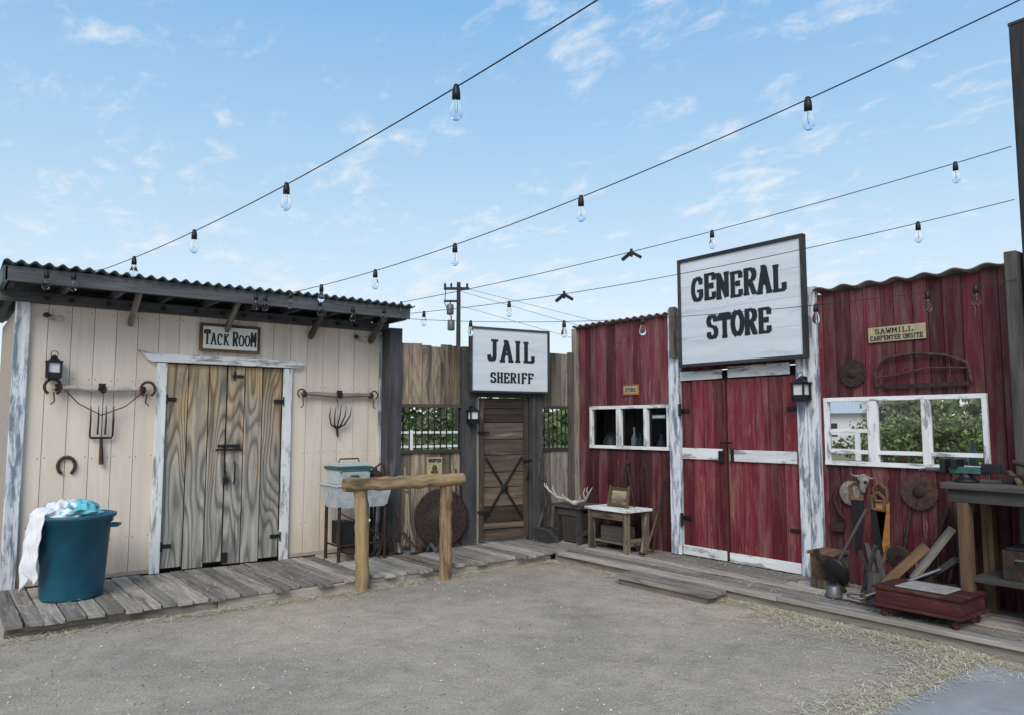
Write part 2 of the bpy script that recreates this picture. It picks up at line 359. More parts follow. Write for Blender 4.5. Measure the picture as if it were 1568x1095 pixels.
# ------------------------------------------------------------------ tack room
parts=[]
mb=MB(TACK)
board_wall(mb,.62,4.40,.125,2.80,'cream',w=.2,th=.018,gap=.005,ops=[(1.80,3.21,.1,2.28)],nails=(.5,1.3,2.06,2.7))
mb.box(.6,1.8,.022,.06,.12,2.8,'creamback'); mb.box(3.21,4.42,.022,.06,.12,2.8,'creamback'); mb.box(1.8,3.21,.022,.06,2.28,2.8,'creamback')
parts.append(mb.build('front_siding'))
mb=MB(TACK)
mb.box(.58,.62,.02,2.3,.12,2.75,'creamback'); mb.box(4.42,4.46,.05,2.3,.12,2.75,'creamback'); mb.box(.6,4.44,2.3,2.34,.12,2.6,'creamback')
parts.append(mb.build('side_and_back_walls'))
mb=MB(TACK)
mb.box(.545,.665,-.045,.02,.12,2.78,'whitebluepeel'); mb.box(4.335,4.395,-.03,.015,.12,2.72,'whitebluepeel'); mb.box(4.40,4.47,-.045,.05,.12,2.72,'whitebluepeel')
mb.box(.665,1.79,-.012,.0,.125,.17,'creamback','x'); mb.box(3.22,4.33,-.012,.0,.125,.17,'creamback','x')
parts.append(mb.build('corner_posts',.005))
mb=MB(TACK)
mb.box(1.79,1.885,-.045,.0,.12,2.255,'whitepeel'); mb.box(3.125,3.22,-.045,.0,.12,2.255,'whitepeel')
L=[(1.60,2.375),(1.72,2.345),(3.3,2.345),(3.36,2.315),(3.3,2.262),(1.74,2.262),(1.69,2.285)]
vs=[(a,-.06,z) for a,z in L]+[(a,-.004,z) for a,z in L]; k=len(L)
mb.add(vs,[tuple(range(k)),tuple(reversed(range(k,2*k)))]+[(i,k+i,k+(i+1)%k,(i+1)%k) for i in range(k)],[(v[0]+7,v[2]) for v in vs],'whitepeel',.8)
parts.append(mb.build('door_frame',.004))
mb=MB(TACK); xs=[1.89,2.11,2.32,2.515,2.70,2.90,3.12]
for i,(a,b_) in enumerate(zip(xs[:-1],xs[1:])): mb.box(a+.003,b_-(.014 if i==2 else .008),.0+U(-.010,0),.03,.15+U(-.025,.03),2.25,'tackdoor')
mb.box(1.89,3.12,.034,.05,.14,2.26,'dark')
parts.append(mb.build('double_door',.003))
mb=MB(TACK)
for z in (.38,1.88):
    for a,d in ((1.89,1),(3.12,-1)):
        mb.box(a-.03*d,a+.10*d,-.018,-.012,z-.02,z+.02,'blackmetal'); mb.tube([(a,-.052,z-.05),(a,-.052,z+.05)],.009,'blackmetal')
mb.box(2.56,2.68,-.024,-.012,2.13,2.16,'blackmetal'); mb.box(2.575,2.59,-.028,-.012,2.1,2.2,'blackmetal')
mb.box(2.42,2.66,-.026,-.012,1.38,1.405,'blackmetal'); mb.tube([(2.4,-.03,1.35),(2.68,-.03,1.35)],.01,'blackmetal'); mb.box(2.6,2.66,-.024,-.012,1.34,1.37,'blackmetal')
mb.tube([(2.5,-.03,1.10),(2.5,-.05,1.13),(2.5,-.05,1.2),(2.5,-.03,1.23)],.008,'blackmetal')
mb.tube([(2.60,-.03,.98),(2.60,-.06,1.02),(2.60,-.06,1.18),(2.60,-.03,1.22)],.009,'blackmetal')
mb.box(2.49,2.54,-.05,-.015,.99,1.05,'blackmetal'); mb.tube([(2.515,-.03,1.03),(2.515,-.035,1.12)],.006,'blackmetal'); mb.box(2.5,2.56,-.03,-.012,.15,.26,'blackmetal')
mb.tube([(2.52,-.03,1.0),(2.53,-.03,.92)],.006,'steel')
parts.append(mb.build('door_hardware',.002))
def corr(mb,s0,s1,y0,z0,y1,z1,pitch,amp,mat,th=.004):
    n=int((s1-s0)/pitch*10); vs=[];uvs=[];fs=[]
    for i in range(n+1):
        x=s0+(s1-s0)*i/n; h=amp*math.sin(2*math.pi*(x-s0)/pitch)+.006*math.sin(x*2.3)
        for (y,z) in ((y0,z0+h),(y1,z1+h),(y0,z0+h-th*3),(y1,z1+h-th*3)): vs.append((x,y,z)); uvs.append((y,x))
    for i in range(n):
        a=4*i;b=a+4; fs+=[(a,b,b+1,a+1),(a+2,a+3,b+3,b+2),(a,a+2,b+2,b)]
    mb.add(vs,fs,uvs,mat,.5,True)
mb=MB(TACK); corr(mb,.40,4.50,-.60,3.035,2.6,2.86,.105,.016,'roof'); parts.append(mb.build('corrugated_roof'))
mb=MB(TACK)
mb.box(.42,4.46,-.55,-.51,2.87,3.005,'fascia','x',.6); mb.box(.42,4.44,-.06,-.004,2.76,2.86,'fascia','x',.3)
mb.box(.42,4.44,-.5,2.4,2.94,2.96,'fascia','y',.5)
for i in range(10):
    a=.46+i*.437; mb.box(a,a+.045,-.5,.3,2.86,2.94,'fascia','y')
for i in range(14):
    a=.75+i*.27+U(-.04,.04); mb.tube([(a,-.11,2.80),(a,-.05,2.81)],.02,'dark',8)
for a in (1.52,2.47,3.43,4.2):
    mb.beam((a,-.02,2.63),(a,-.46,2.93),.045,.07,'greywood')
mb.box(.40,.44,-.55,2.4,2.85,3.0,'roof','y')
parts.append(mb.build('eave_framing',.003))
group('tack_room_shed',parts)
# tack sign
mb=MB(TACK); mb.box(2.20,2.83,-.045,-.012,2.40,2.69,'brownwood','x'); mb.box(2.225,2.805,-.05,-.046,2.425,2.665,'signcream','x')
for a in ((2.195,2.835,2.395,2.42),(2.195,2.835,2.67,2.695)): mb.box(a[0],a[1],-.058,-.047,a[2],a[3],'brownwood','x')
mb.box(2.195,2.215,-.06,-.047,2.42,2.67,'brownwood'); mb.box(2.815,2.835,-.06,-.047,2.42,2.67,'brownwood')
text(mb,'TACK ROOM',2.235,2.795,2.465,2.63,-.051,w=.10,caps=True)
mb.build('tack_room_sign',.004)
def singletree(s0,s1,z,kind):
    mb=MB(TACK); y=-.06; n=9
    pts=[(s0+(s1-s0)*i/n,y,z+.006*math.sin(i)) for i in range(n+1)]
    mb.tube(pts,[.018+.012*math.sin(math.pi*i/n) for i in range(n+1)],'greywood' if kind else 'bone',10,tint=1.)
    for a in (s0+.04,(s0+s1)/2,s1-.04): mb.lathe([(.026,-.018),(.034,-.018),(.034,.018),(.026,.018)],(a,y,z),'darkrust',14,Matrix.Rotation(math.pi/2,4,'Y'))
    for e,d in ((s0,-1),(s1,1)):
        r=.075 if kind==0 else .05
        pts=[(e+r*math.cos(t)*.9,y-.02,z+.005+r*math.sin(t)) for t in [math.radians(-60+i*300/12) for i in range(13)]]
        mb.tube(pts,.014 if kind==0 else .009,'rust',7)
        mb.tube([(e-.01*d,y-.03,z-.04),(e-.02*d,y-.03,z-.13),(e+.01*d,y-.03,z-.16)],.006,'darkrust',6)
    c=(s0+s1)/2
    mb.tube([(c,y-.04,z+.04)]+[(c+.03*math.sin(t),y-.045,z-.01-.035*math.cos(t)) for t in [math.radians(i*40) for i in range(0,8)]],.009,'darkrust',6)
    mb.box(c-.03,c+.03,y-.045,y-.02,z-.02,z+.05,'darkrust')
    if kind==0:
        q=[(s0+.1,y-.02,z-.02),(s0+.22,y-.03,z-.15),(s0+.42,y-.03,z-.26),(s1-.2,y-.03,z-.17),(s1-.05,y-.03,z-.03)]
        mb.tube(q,.005,'darkrust',6)
    mb.tube([(c-.3,0,z),(c-.3,y,z)],.006,'darkrust',6); mb.tube([(c+.3,0,z),(c+.3,y,z)],.006,'darkrust',6)
    mb.build('wagon_singletree')
singletree(.87,1.70,1.97,0); singletree(3.32,4.24,1.97,1)
mb=MB(TACK); c=1.305;y=-.04
for i in range(4):
    a=c-.10+.0667*i; mb.tube([(a,y,1.80),(a,y-.02,1.66),(a,y,1.52)],[.003,.008,.009],'darkrust',6)
mb.tube([(c-.10,y,1.52),(c-.09,y,1.49),(c+.09,y,1.49),(c+.10,y,1.52)],.011,'darkrust',6); mb.tube([(c,y,1.5),(c+.005,y,1.38)],.014,'darkrust',8)
mb.tube([(c+.005,y,1.40),(c+.012,y,1.23)],[.018,.022],'rust',8); mb.tube([(c,y-.01,1.95),(c,y-.01,1.5)],.004,'darkrust',5); mb.build('pitchfork')
mb=MB(TACK); c=3.80
for i in range(5):
    k=(i-2)/2; mb.tube([(c+.03+.13*k,y,1.86-.03*abs(k)),(c+.0+.13*k,y-.03,1.72),(c-.02+.085*k,y-.02,1.62),(c-.02,y,1.57)],[.003,.008,.009,.01],'darkrust',6)
mb.tube([(c-.02,y,1.58),(c-.01,y,1.48)],.014,'darkrust',8); mb.tube([(c-.05,y,1.97),(c,y-.01,1.8)],.003,'darkrust',5); mb.build('pitchfork')
mb=MB(TACK)
pts=[(1.025+.072*math.cos(t),-.02,1.225+.085*math.sin(t)) for t in [math.radians(-60+i*300/14) for i in range(15)]]
mb.tube(pts,[.012]+[.016]*13+[.012],'rust',8); mb.build('horseshoe')
def lantern(Mx,s,z,n=-.10,k=1.):
    mb=MB(Mx); w=.055*k
    mb.box(s-.02,s+.02,-.035 if n>-.09 else n+.075,-.0,z+.02,z+.1*k+.02,'blackmetal')
    mb.box(s-w,s+w,n-w,n+w,z-.10*k,z-.085*k,'blackmetal'); mb.box(s-w*.8,s+w*.8,n-w*.8,n+w*.8,z-.083*k,z+.05*k,'lampglass')
    for a in (-1,1):
        for b_ in (-1,1): mb.box(s+a*w-.008,s+a*w+.008,n+b_*w-.008,n+b_*w+.008,z-.085*k,z+.055*k,'blackmetal')
    mb.box(s-w*.9,s+w*.9,n-w*.9,n+w*.9,z-.083*k,z-.04*k,'blackmetal')
    mb.box(s-w*1.25,s+w*1.25,n-w*1.25,n+w*1.25,z+.055*k,z+.07*k,'blackmetal'); mb.lathe([(w*1.3,0),(w*.6,.03),(.012,.05),(.001,.052)],(s,n,z+.07*k),'blackmetal',4,Matrix.Rotation(math.pi/4,4,'Z'),smooth=False)
    mb.tube([(s+.03*math.cos(t),n,z+.13*k+.03*math.sin(t)) for t in [math.radians(i*30) for i in range(13)]],.004,'blackmetal',5)
    mb.tube([(s,n,z+.12*k),(s,0,z+.12*k)],.006,'blackmetal',6)
    mb.build('wall_lantern',.001)
lantern(TACK,.87,2.15)
for s_,z_ in ((.88,2.64),(4.08,2.66)):
    mb=MB(TACK); mb.lathe([(.001,0),(.03,0),(.03,.02),(.012,.03),(.012,.05)],(s_-.05,0,z_),'bone',12,Matrix.Rotation(math.pi/2,4,'X')); mb.tube([(s_-.05,-.04,z_),(s_,-.09,z_-.01)],.012,'bone',8)
    mb.ball((s_+.02,-.09,z_-.015),.035,.03,.03,'bone'); mb.ball((s_-.09,-.07,z_+.01),.03,.028,.025,'rust'); mb.build('security_floodlight')
# ------------------------------------------------------------------ trash bin
cx,cy=1.03,7.66
mb=MB(); mb.lathe([(.001,.122),(.235,.122),(.245,.14),(.285,.76),(.30,.765),(.305,.80),(.325,.81),(.328,.835),(.312,.84),(.30,.82),(.285,.79),(.24,.16),(.001,.15)],(cx,cy,0),'bin',40)
for an in (-20,160):
    a=math.radians(an); d=Vector((math.cos(a),math.sin(a),0)); t=Vector((-d.y,d.x,0)); c0=Vector((cx,cy,.73))
    mb.tube([c0+d*.28-t*.07,c0+d*.345-t*.06,c0+d*.35+t*.06,c0+d*.28+t*.07],.014,'bin',8)
b1=mb.build('bin_body')
mb=MB(); vs=[];uvs=[];fs=[]; na,nb=60,34
for i in range(na+1):
    an=math.radians(140+i*80/na)
    for j in range(nb+1):
        t=j/nb
        low=.30+.10*math.sin(i*.22)+.16*abs(i/na-.35)
        if t<.35: q=t/.35; r=.12+.215*q; z=.86+.03*math.sin(q*3.1)+.010*math.sin(an*17+q*5)+.008*math.sin(an*31-q*9)
        else: q=(t-.35)/.65; r=.335+.03*math.sin(q*2.5)+.026*math.sin(an*13+q*1.5)*q+.016*math.sin(an*29-q*3)*q+.006*math.sin(q*18+an*9); z=.86-(.86-low)*q
        vs.append((cx+r*math.cos(an),cy+r*math.sin(an),z)); uvs.append((i*.02,t))
for i in range(na):
    for j in range(nb): a=i*(nb+1)+j; fs.append((a,a+1,a+nb+2,a+nb+1))
mb.add(vs,fs,uvs,'towelw',.5,True); b2=mb.build('white_towel',solid=.008)
def lump(mb,c,rx,ry,rz,mat,seed,n=36,m=14):
    rs=random.Random(seed); ph=[rs.uniform(0,6.3) for _ in range(6)]; vs=[];uvs=[];fs=[]
    for j in range(m+1):
        t=j/m*math.pi/2
        for k in range(n):
            an=2*math.pi*k/n; w=1+.18*math.sin(3*an+ph[0]+j*.5)+.12*math.sin(7*an+ph[1]-j)+.07*math.sin(11*an+ph[2]+j*.7)
            vs.append((c[0]+rx*math.cos(t)*math.cos(an)*w,c[1]+ry*math.cos(t)*math.sin(an)*w,c[2]+rz*math.sin(t)*(1+.3*math.sin(4*an+ph[3]+j*.8)+.12*math.sin(9*an+ph[4])))); uvs.append((an,t))
    for j in range(m):
        for k in range(n): a=j*n+k;b=j*n+(k+1)%n; fs.append((a,b,b+n,a+n))
    mb.add(vs,fs,uvs,mat,.5,True)
mb=MB(); lump(mb,(cx-.08,cy,.82),.2,.2,.11,'towelw',3); b3=mb.build('crumpled_towel')
mb=MB(); lump(mb,(cx+.02,cy-.06,.85),.17,.15,.085,'towela',5); b4=mb.build('aqua_towel')
group('trash_bin',[b1,b2,b3,b4])
# ------------------------------------------------------------------ washtub & cooler
mb=MB(); x0,x1,y0,y1=3.50,4.18,7.66,8.12
def frust(mb,x0,x1,y0,y1,z0,z1,ins,mat):
    b=[(x0+ins,y0+ins,z0),(x1-ins,y0+ins,z0),(x1-ins,y1-ins,z0),(x0+ins,y1-ins,z0)]; t=[(x0,y0,z1),(x1,y0,z1),(x1,y1,z1),(x0,y1,z1)]
    k=.015; ti=[(x0+k,y0+k,z1),(x1-k,y0+k,z1),(x1-k,y1-k,z1),(x0+k,y1-k,z1)]; bi=[(p[0]+(k if p[0]<(x0+x1)/2 else -k),p[1]+(k if p[1]<(y0+y1)/2 else -k),z0+k) for p in b]
    vs=b+t+ti+bi; fs=[(3,2,1,0)]
    for i in range(4):
        j=(i+1)%4; fs+=[(i,j,4+j,4+i),(4+i,4+j,8+j,8+i),(8+i,8+j,12+j,12+i)]
    fs.append((12,13,14,15)); mb.add(vs,fs,[(v[0],v[2]) for v in vs],mat,.5)
frust(mb,x0,x1,y0,y1,.70,.95,.05,'galv'); mb.tube([(x0,y0,.95),(x1,y0,.95),(x1,y1,.95),(x0,y1,.95),(x0,y0,.95)],.014,'galv',8)
for a in (x0+.06,x1-.06):
    for c in (y0+.06,y1-.06): mb.tube([(a,c,.12),(a,c,.72)],.020,'darkrust',8)
    mb.tube([(a,y0+.06,.3),(a,y1-.06,.3)],.012,'darkrust',6)
mb.tube([(x0+.06,y0+.06,.3),(x1-.06,y0+.06,.3)],.012,'darkrust',6); mb.tube([(x0+.06,y0+.06,.66),(x1-.06,y0+.06,.35)],.008,'rust',6)
mb.tube([(3.84,7.70,.7),(3.84,7.7,.6),(3.90,7.66,.55)],.02,'galv',8)
for z in (.5,.58,.42): mb.lathe([(.001,0),(.07,0),(.07,.06),(.001,.06)],(3.85,7.9,z-.12),'darkrust',14)
mb.lathe([(.001,0),(.12,0),(.14,.02),(.14,.2),(.11,.24),(.001,.24)],(3.92,7.92,.16),'blackmetal',18)
mb.lathe([(.001,0),(.16,0),(.17,.015),(.16,.03),(.001,.03)],(3.72,7.8,.34),'darkrust',20,Matrix.Rotation(1.2,4,'X'))
mb.box(3.6,3.75,7.75,8.0,.3,.55,'blackmetal'); mb.tube([(4.15,7.8,.15),(4.3,7.75,.5),(4.1,7.7,.9)],.012,'darkrust',6)
mb.build('washtub',.003)
mb=MB(); mb.box(3.53,3.93,7.72,8.04,.96,1.12,'coolwhite','x',tp=.93); mb.box(3.515,3.945,7.705,8.055,1.122,1.155,'green','x'); mb.box(3.55,3.91,7.74,8.02,1.157,1.195,'coolwhite','x')
mb.tube([(3.56,7.70,1.09),(3.56,7.66,1.11),(3.90,7.66,1.11),(3.90,7.70,1.09)],.01,'green',6); mb.tube([(3.60,7.86,1.185),(3.62,7.86,1.235),(3.84,7.86,1.235),(3.86,7.86,1.185)],.009,'darkrust',6)
mb.box(3.68,3.78,7.695,7.715,1.0,1.06,'green')
mb.build('cooler_box',.014)
mb=MB(); mb.lathe([(.001,0),(.10,0),(.11,.02),(.085,.1),(.03,.14),(.03,.17)],(4.06,7.88,.96),'darkrust',16); mb.tube([(4.06,7.88,1.12),(4.12,7.82,1.18),(4.16,7.82,1.1)],.012,'darkrust',6); mb.build('oil_can')
# ------------------------------------------------------------------ hitching rail
mb=MB()
def log(mb,p0,p1,r,mat='log',n=14):
    p0,p1=Vector(p0),Vector(p1); pts=[p0.lerp(p1,i/n)+Vector((U(-.007,.007),U(-.005,.005),U(-.005,.005))) for i in range(n+1)]
    mb.tube(pts,[r*U(.90,1.07) for _ in pts],mat,16)
log(mb,(3.40,6.82,-.02),(3.38,6.84,.97),.068); log(mb,(4.36,6.82,-.02),(4.37,6.84,.97),.066); log(mb,(3.20,6.83,1.03),(4.57,6.83,1.03),.068,n=18)
mb.build('hitching_rail')
# ------------------------------------------------------------------ jail front
parts=[]
mb=MB(JAIL); ops=[(.03,.82,1.31,1.83)]
board_wall(mb,.03,.82,.12,2.60,'tanwood',w=.14,th=.022,ops=ops,zj=.02,wj=.15,nails=(.4,1.2,1.95,2.48))
board_wall(mb,2.01,2.50,.12,2.58,'greywood',w=.13,th=.022,ops=[(2.03,2.46,1.31,1.83)],zj=.02,wj=.1)
board_wall(mb,.86,2.0,2.10,2.6,'greywood',w=.15,th=.022)
parts.append(mb.build('fence_boards',.003))
mb=MB(JAIL)
mb.box(-.14,.02,-.04,.24,.12,2.78,'postdark',tint=1.); mb.box(.82,1.02,-.06,.06,.12,2.6,'postdark',tint=1.); mb.box(1.85,2.0,-.06,.06,.12,2.6,'postdark',tint=1.)
mb.box(1.02,1.85,-.05,.05,1.97,2.1,'postdark','x'); mb.box(1.02,1.06,-.045,.04,.12,1.97,'greywood'); mb.box(1.80,1.85,-.045,.04,.12,1.97,'postdark')
for a,b_ in ((.02,.82),(2.0,2.5)):
    mb.box(a,b_,-.03,-.007,1.27,1.31,'darkwood','x'); mb.box(a,b_,-.03,-.007,1.83,1.87,'darkwood','x'); mb.box(a,b_,.024,.06,2.45,2.53,'greywood','x')
mb.box(2.42,2.5,-.05,-.007,.12,2.6,'greywood')
mb.box(.04,.82,.023,.027,.12,1.27,'dark'); mb.box(.04,.82,.023,.027,1.87,2.44,'dark'); mb.box(2.02,2.48,.023,.027,.12,1.27,'dark'); mb.box(2.02,2.48,.023,.027,1.87,2.44,'dark')
parts.append(mb.build('posts_and_rails',.005))
mb=MB(JAIL)
for a,b_,k in ((.06,.80,10),(2.06,2.40,6)):
    for i in range(k): s_=a+(b_-a)*i/(k-1); mb.tube([(s_,.01,1.28),(s_,.01,1.86)],.010,'blackmetal',8)
parts.append(mb.build('jail_bars'))
mb=MB(JAIL)
z=.16
for h in [.22,.20,.24,.19,.22,.2,.22,.18,.16]:
    z1=min(z+h,1.96); mb.box(1.065,1.795,-.005+U(-.004,.004),.03,z,z1-.008,'jaildoor','x'); z=z1
mb.box(1.066,1.79,.032,.04,.15,1.96,'dark')
mb.box(1.068,1.14,-.03,-.010,.16,1.96,'jaildoor'); mb.box(1.72,1.792,-.03,-.010,.16,1.96,'jaildoor'); mb.box(1.14,1.72,-.028,-.010,.3,.36,'jaildoor','x',.95)
mb.beam((1.16,-.02,.42),(1.70,-.02,1.20),.012,.026,'blackmetal'); mb.beam((1.70,-.036,.42),(1.16,-.036,1.20),.012,.026,'blackmetal')
mb.lathe([(.001,0),(.05,0),(.05,.015),(.001,.02)],(1.43,-.04,.81),'blackmetal',14,Matrix.Rotation(math.pi/2,4,'X'))
mb.tube([(1.76,-.03,.9),(1.76,-.07,.93),(1.76,-.07,1.05),(1.76,-.03,1.08)],.009,'blackmetal'); mb.box(1.7,1.84,-.05,-.031,1.13,1.16,'blackmetal')
for q in (.5,1.5): mb.box(1.04,1.2,-.055,-.046,q,q+.03,'blackmetal')
parts.append(mb.build('jail_door',.003))
group('jail_front',parts)
mb=MB(JAIL); mb.box(.92,2.03,-.13,-.10,2.05,2.83,'signwhite','x')
for a in ((.885,2.06,2.83,2.855),(.885,2.06,2.025,2.05)): mb.box(a[0],a[1],-.145,-.09,a[2],a[3],'postdark','x')
mb.box(.885,.918,-.145,-.09,2.05,2.83,'postdark'); mb.box(2.032,2.06,-.145,-.09,2.05,2.83,'postdark')
mb.box(1.03,1.10,-.088,-.008,2.12,2.75,'greywood'); mb.box(1.75,1.82,-.088,-.062,2.12,2.75,'greywood')
text(mb,'JAIL',1.12,1.84,2.42,2.70,-.132,w=.15); text(mb,'SHERIFF',1.17,1.82,2.15,2.29,-.132,w=.16)
mb.build('jail_sheriff_sign')
lantern(JAIL,.93,1.73,-.14)
mb=MB(JAIL); mb.box(.37,.57,-.014,-.008,.96,1.22,'paper'); text(mb,'WANTED',.385,.555,1.155,1.20,-.016,w=.18)
mb.ball((.47,-.014,1.08),.035,.004,.045,'brownwood'); mb.box(.42,.52,-.0165,-.0145,1.02,1.05,'brownwood'); mb.box(.40,.54,-.017,-.0145,.985,1.0,'black'); mb.build('wanted_poster')
mb=MB(JAIL); L=Matrix.Rotation(math.radians(84),4,'X')
mb.lathe([(.001,.03),(.05,.03),(.06,.012),(.20,.02),(.33,.0),(.355,.004),(.355,-.006),(.2,.005),(.05,0),(.001,0)],(.53,-.10,.485),'darkrust',40,L)
mb.lathe([(.001,.05),(.03,.05),(.03,.02)],(.53,-.10,.485),'rust',12,L); mb.build('plow_disc')
mb=MB(JAIL)
for i in range(14):
    a=.07+U(-.03,.03); mb.tube([(a*.4+.05,-.10,.86),(a,-.14+U(-.03,.03),.5),(a+U(-.07,.07),-.16+U(-.05,.05),.2)],.007,'rope',5)
mb.tube([(.07,-.1,.84),(.07,-.04,1.1)],.008,'rope',6); mb.ball((.07,-.12,.86),.03,.03,.05,'rope'); mb.build('hanging_rope')
mb=MB(JAIL)
for i in range(12):
    p=(-.35+.08*i+U(-.03,.03),-.27+U(-.1,.1),.15); k=random.choice(['darkrust','rust','steel','blackmetal'])
    if i%3: mb.lathe([(.001,-.03),(U(.04,.07),-.03),(U(.03,.07),.02),(.02,U(.04,.12)),(.001,.1)],p,k,10,Matrix.Rotation(U(-1,1),4,'X'))
    else: mb.beam((p[0],p[1],.14),(p[0]+U(-.15,.15),p[1]+.1,.14+U(.05,.3)),.04,.03,k)
mb.build('scrap_pile',.003)
mb=MB(JAIL); mb.tube([(-.22,-.12,.12),(-.20,-.05,1.15)],.018,'rust',8); mb.tube([(-.35,-.14,.12),(-.28,-.05,1.0)],.015,'darkrust',8); mb.box(-.42,-.28,-.18,-.15,.13,.33,'steel'); mb.build('shovel')
mb=MB(JAIL)
for a in (.66,.72,.78): mb.tube([(a,-.12,.13),(a+.01,-.07,U(.8,1.15))],.011,'darkrust',8)
mb.build('iron_rods')
# ------------------------------------------------------------------ general store
parts=[]; Z1=2.92
mb=MB(STORE)
ops=[(.27,1.64,1.31,1.86),(1.67,3.56,.1,2.24),(3.62,5.05,1.23,1.88)]
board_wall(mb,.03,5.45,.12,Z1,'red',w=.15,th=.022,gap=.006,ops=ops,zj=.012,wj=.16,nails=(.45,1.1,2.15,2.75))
parts.append(mb.build('wall_boards',.003))
mb=MB(STORE)
for a,b_,z0,z1 in ((.04,.26,.13,2.88),(.26,1.66,.13,1.29),(.26,1.66,1.88,2.88),(3.57,5.44,.13,1.21),(3.57,5.44,1.9,2.88),(5.07,5.44,1.21,1.9)): mb.box(a,b_,.024,.029,z0,z1,'dark')  # dark sheets added behind the boards to keep outside light out of the gaps
for z in (2.7,2.1):
    for a,b_ in ((.05,1.6),(3.6,5.4)): mb.box(a,b_,.031,.07,z,z+.09,'greywood','x')
parts.append(mb.build('framing_and_gap_light_block'))
mb=MB(STORE)
mb.box(-.06,.03,-.05,.06,.12,2.93,'greywood',tint=1.); mb.box(1.665,1.815,-.06,.03,.12,2.99,'whitebluepeel',tint=1.)
mb.box(3.34,3.44,-.065,.03,.12,3.02,'whitebluepeel',tint=1.); mb.box(3.445,3.565,-.05,.03,.12,3.0,'whitebluepeel',tint=.7)
parts.append(mb.build('painted_posts',.006))
mb=MB(STORE)
for a,b_ in ((1.83,2.445),(2.465,3.325)):
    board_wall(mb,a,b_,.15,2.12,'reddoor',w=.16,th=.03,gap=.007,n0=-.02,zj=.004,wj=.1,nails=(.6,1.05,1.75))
mb.box(1.82,3.33,.014,.03,.13,2.23,'dark')
mb.box(1.83,2.42,-.045,-.030,2.13,2.235,'whitepeel','x'); mb.box(2.50,3.26,-.045,-.030,2.135,2.26,'whitepeel','x')
mb.box(1.84,2.40,-.045,-.030,1.225,1.35,'whitepeel','x'); mb.box(2.50,3.31,-.045,-.030,1.22,1.345,'whitepeel','x')
mb.box(1.83,2.43,-.045,-.030,.135,.24,'whitepeel','x'); mb.box(2.47,3.32,-.045,-.030,.13,.235,'whitepeel','x')
for z in (.55,1.78):
    for a,d in ((1.83,1),(3.325,-1)): mb.box(a-.06*d,a+.12*d,-.038,-.030,z-.02,z+.02,'blackmetal')
mb.tube([(1.84,-.07,.45),(1.84,-.07,.6)],.02,'blackmetal'); mb.tube([(1.84,-.07,1.72),(1.84,-.07,1.86)],.02,'blackmetal')
mb.box(2.36,2.43,-.06,-.047,1.2,1.33,'blackmetal'); mb.box(2.52,2.56,-.06,-.047,1.22,1.36,'blackmetal'); mb.tube([(2.4,-.07,1.42),(2.55,-.07,1.42)],.012,'blackmetal')
parts.append(mb.build('double_doors',.003))
mb=MB(STORE)
def frame(mb,s0,s1,z0,z1,ms,hs,w=.05,mat='whitepeel'):
    mb.box(s0,s1,-.035,.03,z1-w,z1,mat,'x',.9); mb.box(s0,s1,-.04,.03,z0,z0+w,mat,'x',.9)
    mb.box(s0,s0+w,-.033,.028,z0+w,z1-w,mat,'z',.9); mb.box(s1-w,s1,-.033,.028,z0+w,z1-w,mat,'z',.9)
    for a,b_ in ms: mb.box(a,b_,-.032,.027,z0+w,z1-w,mat,'z',.9)
    for a,b_,z in hs: mb.box(a,b_,-.026,.02,z-.018,z+.018,mat,'x',.9)
frame(mb,.27,1.64,1.31,1.86,[(.76,.84),(1.23,1.29)],[],.04)
frame(mb,3.61,5.06,1.23,1.88,[(4.04,4.13),(4.53,4.60)],[(3.66,4.04,1.56),(3.66,4.04,1.36),(4.13,4.53,1.36),(4.60,5.01,1.36)],.04)
parts.append(mb.build('window_frames',.003))
mb=MB(STORE)
for a,b_,z0,z1 in ((.31,.76,1.35,1.82),(.84,1.23,1.35,1.82),(1.29,1.60,1.35,1.82)): mb.quad([(a,.01,z0),(b_,.01,z0),(b_,.01,z1),(a,.01,z1)],'pane')
for a,b_ in ((3.65,4.04),(4.13,4.53),(4.60,5.02)): mb.quad([(a,.01,1.27),(b_,.01,1.27),(b_,.01,1.84),(a,.01,1.84)],'pane')
parts.append(mb.build('window_panes'))
mb=MB(STORE)
mb.box(.2,1.66,.45,.47,1.1,2.0,'dark'); mb.box(.2,1.66,.07,.47,2.0,2.02,'dark'); mb.box(.2,1.66,.07,.47,1.22,1.25,'brownwood','x'); mb.box(.18,.2,.07,.47,1.1,2.0,'dark'); mb.box(1.66,1.68,.07,.47,1.1,2.0,'dark')  # near-black box added around the shelf to make the window read dark
mb.box(3.66,5.0,.1,.35,1.24,1.26,'brownwood','x')
parts.append(mb.build('display_shelf_and_dark_box'))
mb=MB(STORE); corr(mb,-.02,1.70,-.07,2.955,.7,2.86,.125,.013,'roofred'); corr(mb,3.56,5.44,-.07,2.955,.7,2.86,.25,.016,'roofred')
parts.append(mb.build('corrugated_capping'))
group('general_store',parts)
def bottle(c,r,h,mat,name='bottle'):
    mb=MB(STORE); mb.lathe([(.001,0),(r,0),(r,h*.55),(r*.4,h*.75),(r*.35,h),(.001,h)],c,mat,14); return mb.build(name)
bottle((.92,.14,1.25),.045,.34,'galv'); bottle((1.04,.12,1.25),.055,.27,'green'); bottle((1.15,.15,1.25),.04,.38,'orangewood'); bottle((1.38,.13,1.25),.06,.26,'green'); bottle((1.5,.15,1.25),.045,.36,'galv')
bottle((4.25,.2,1.26),.04,.16,'brownwood'); bottle((4.75,.22,1.26),.05,.12,'steel'); bottle((4.86,.18,1.26),.035,.2,'green')
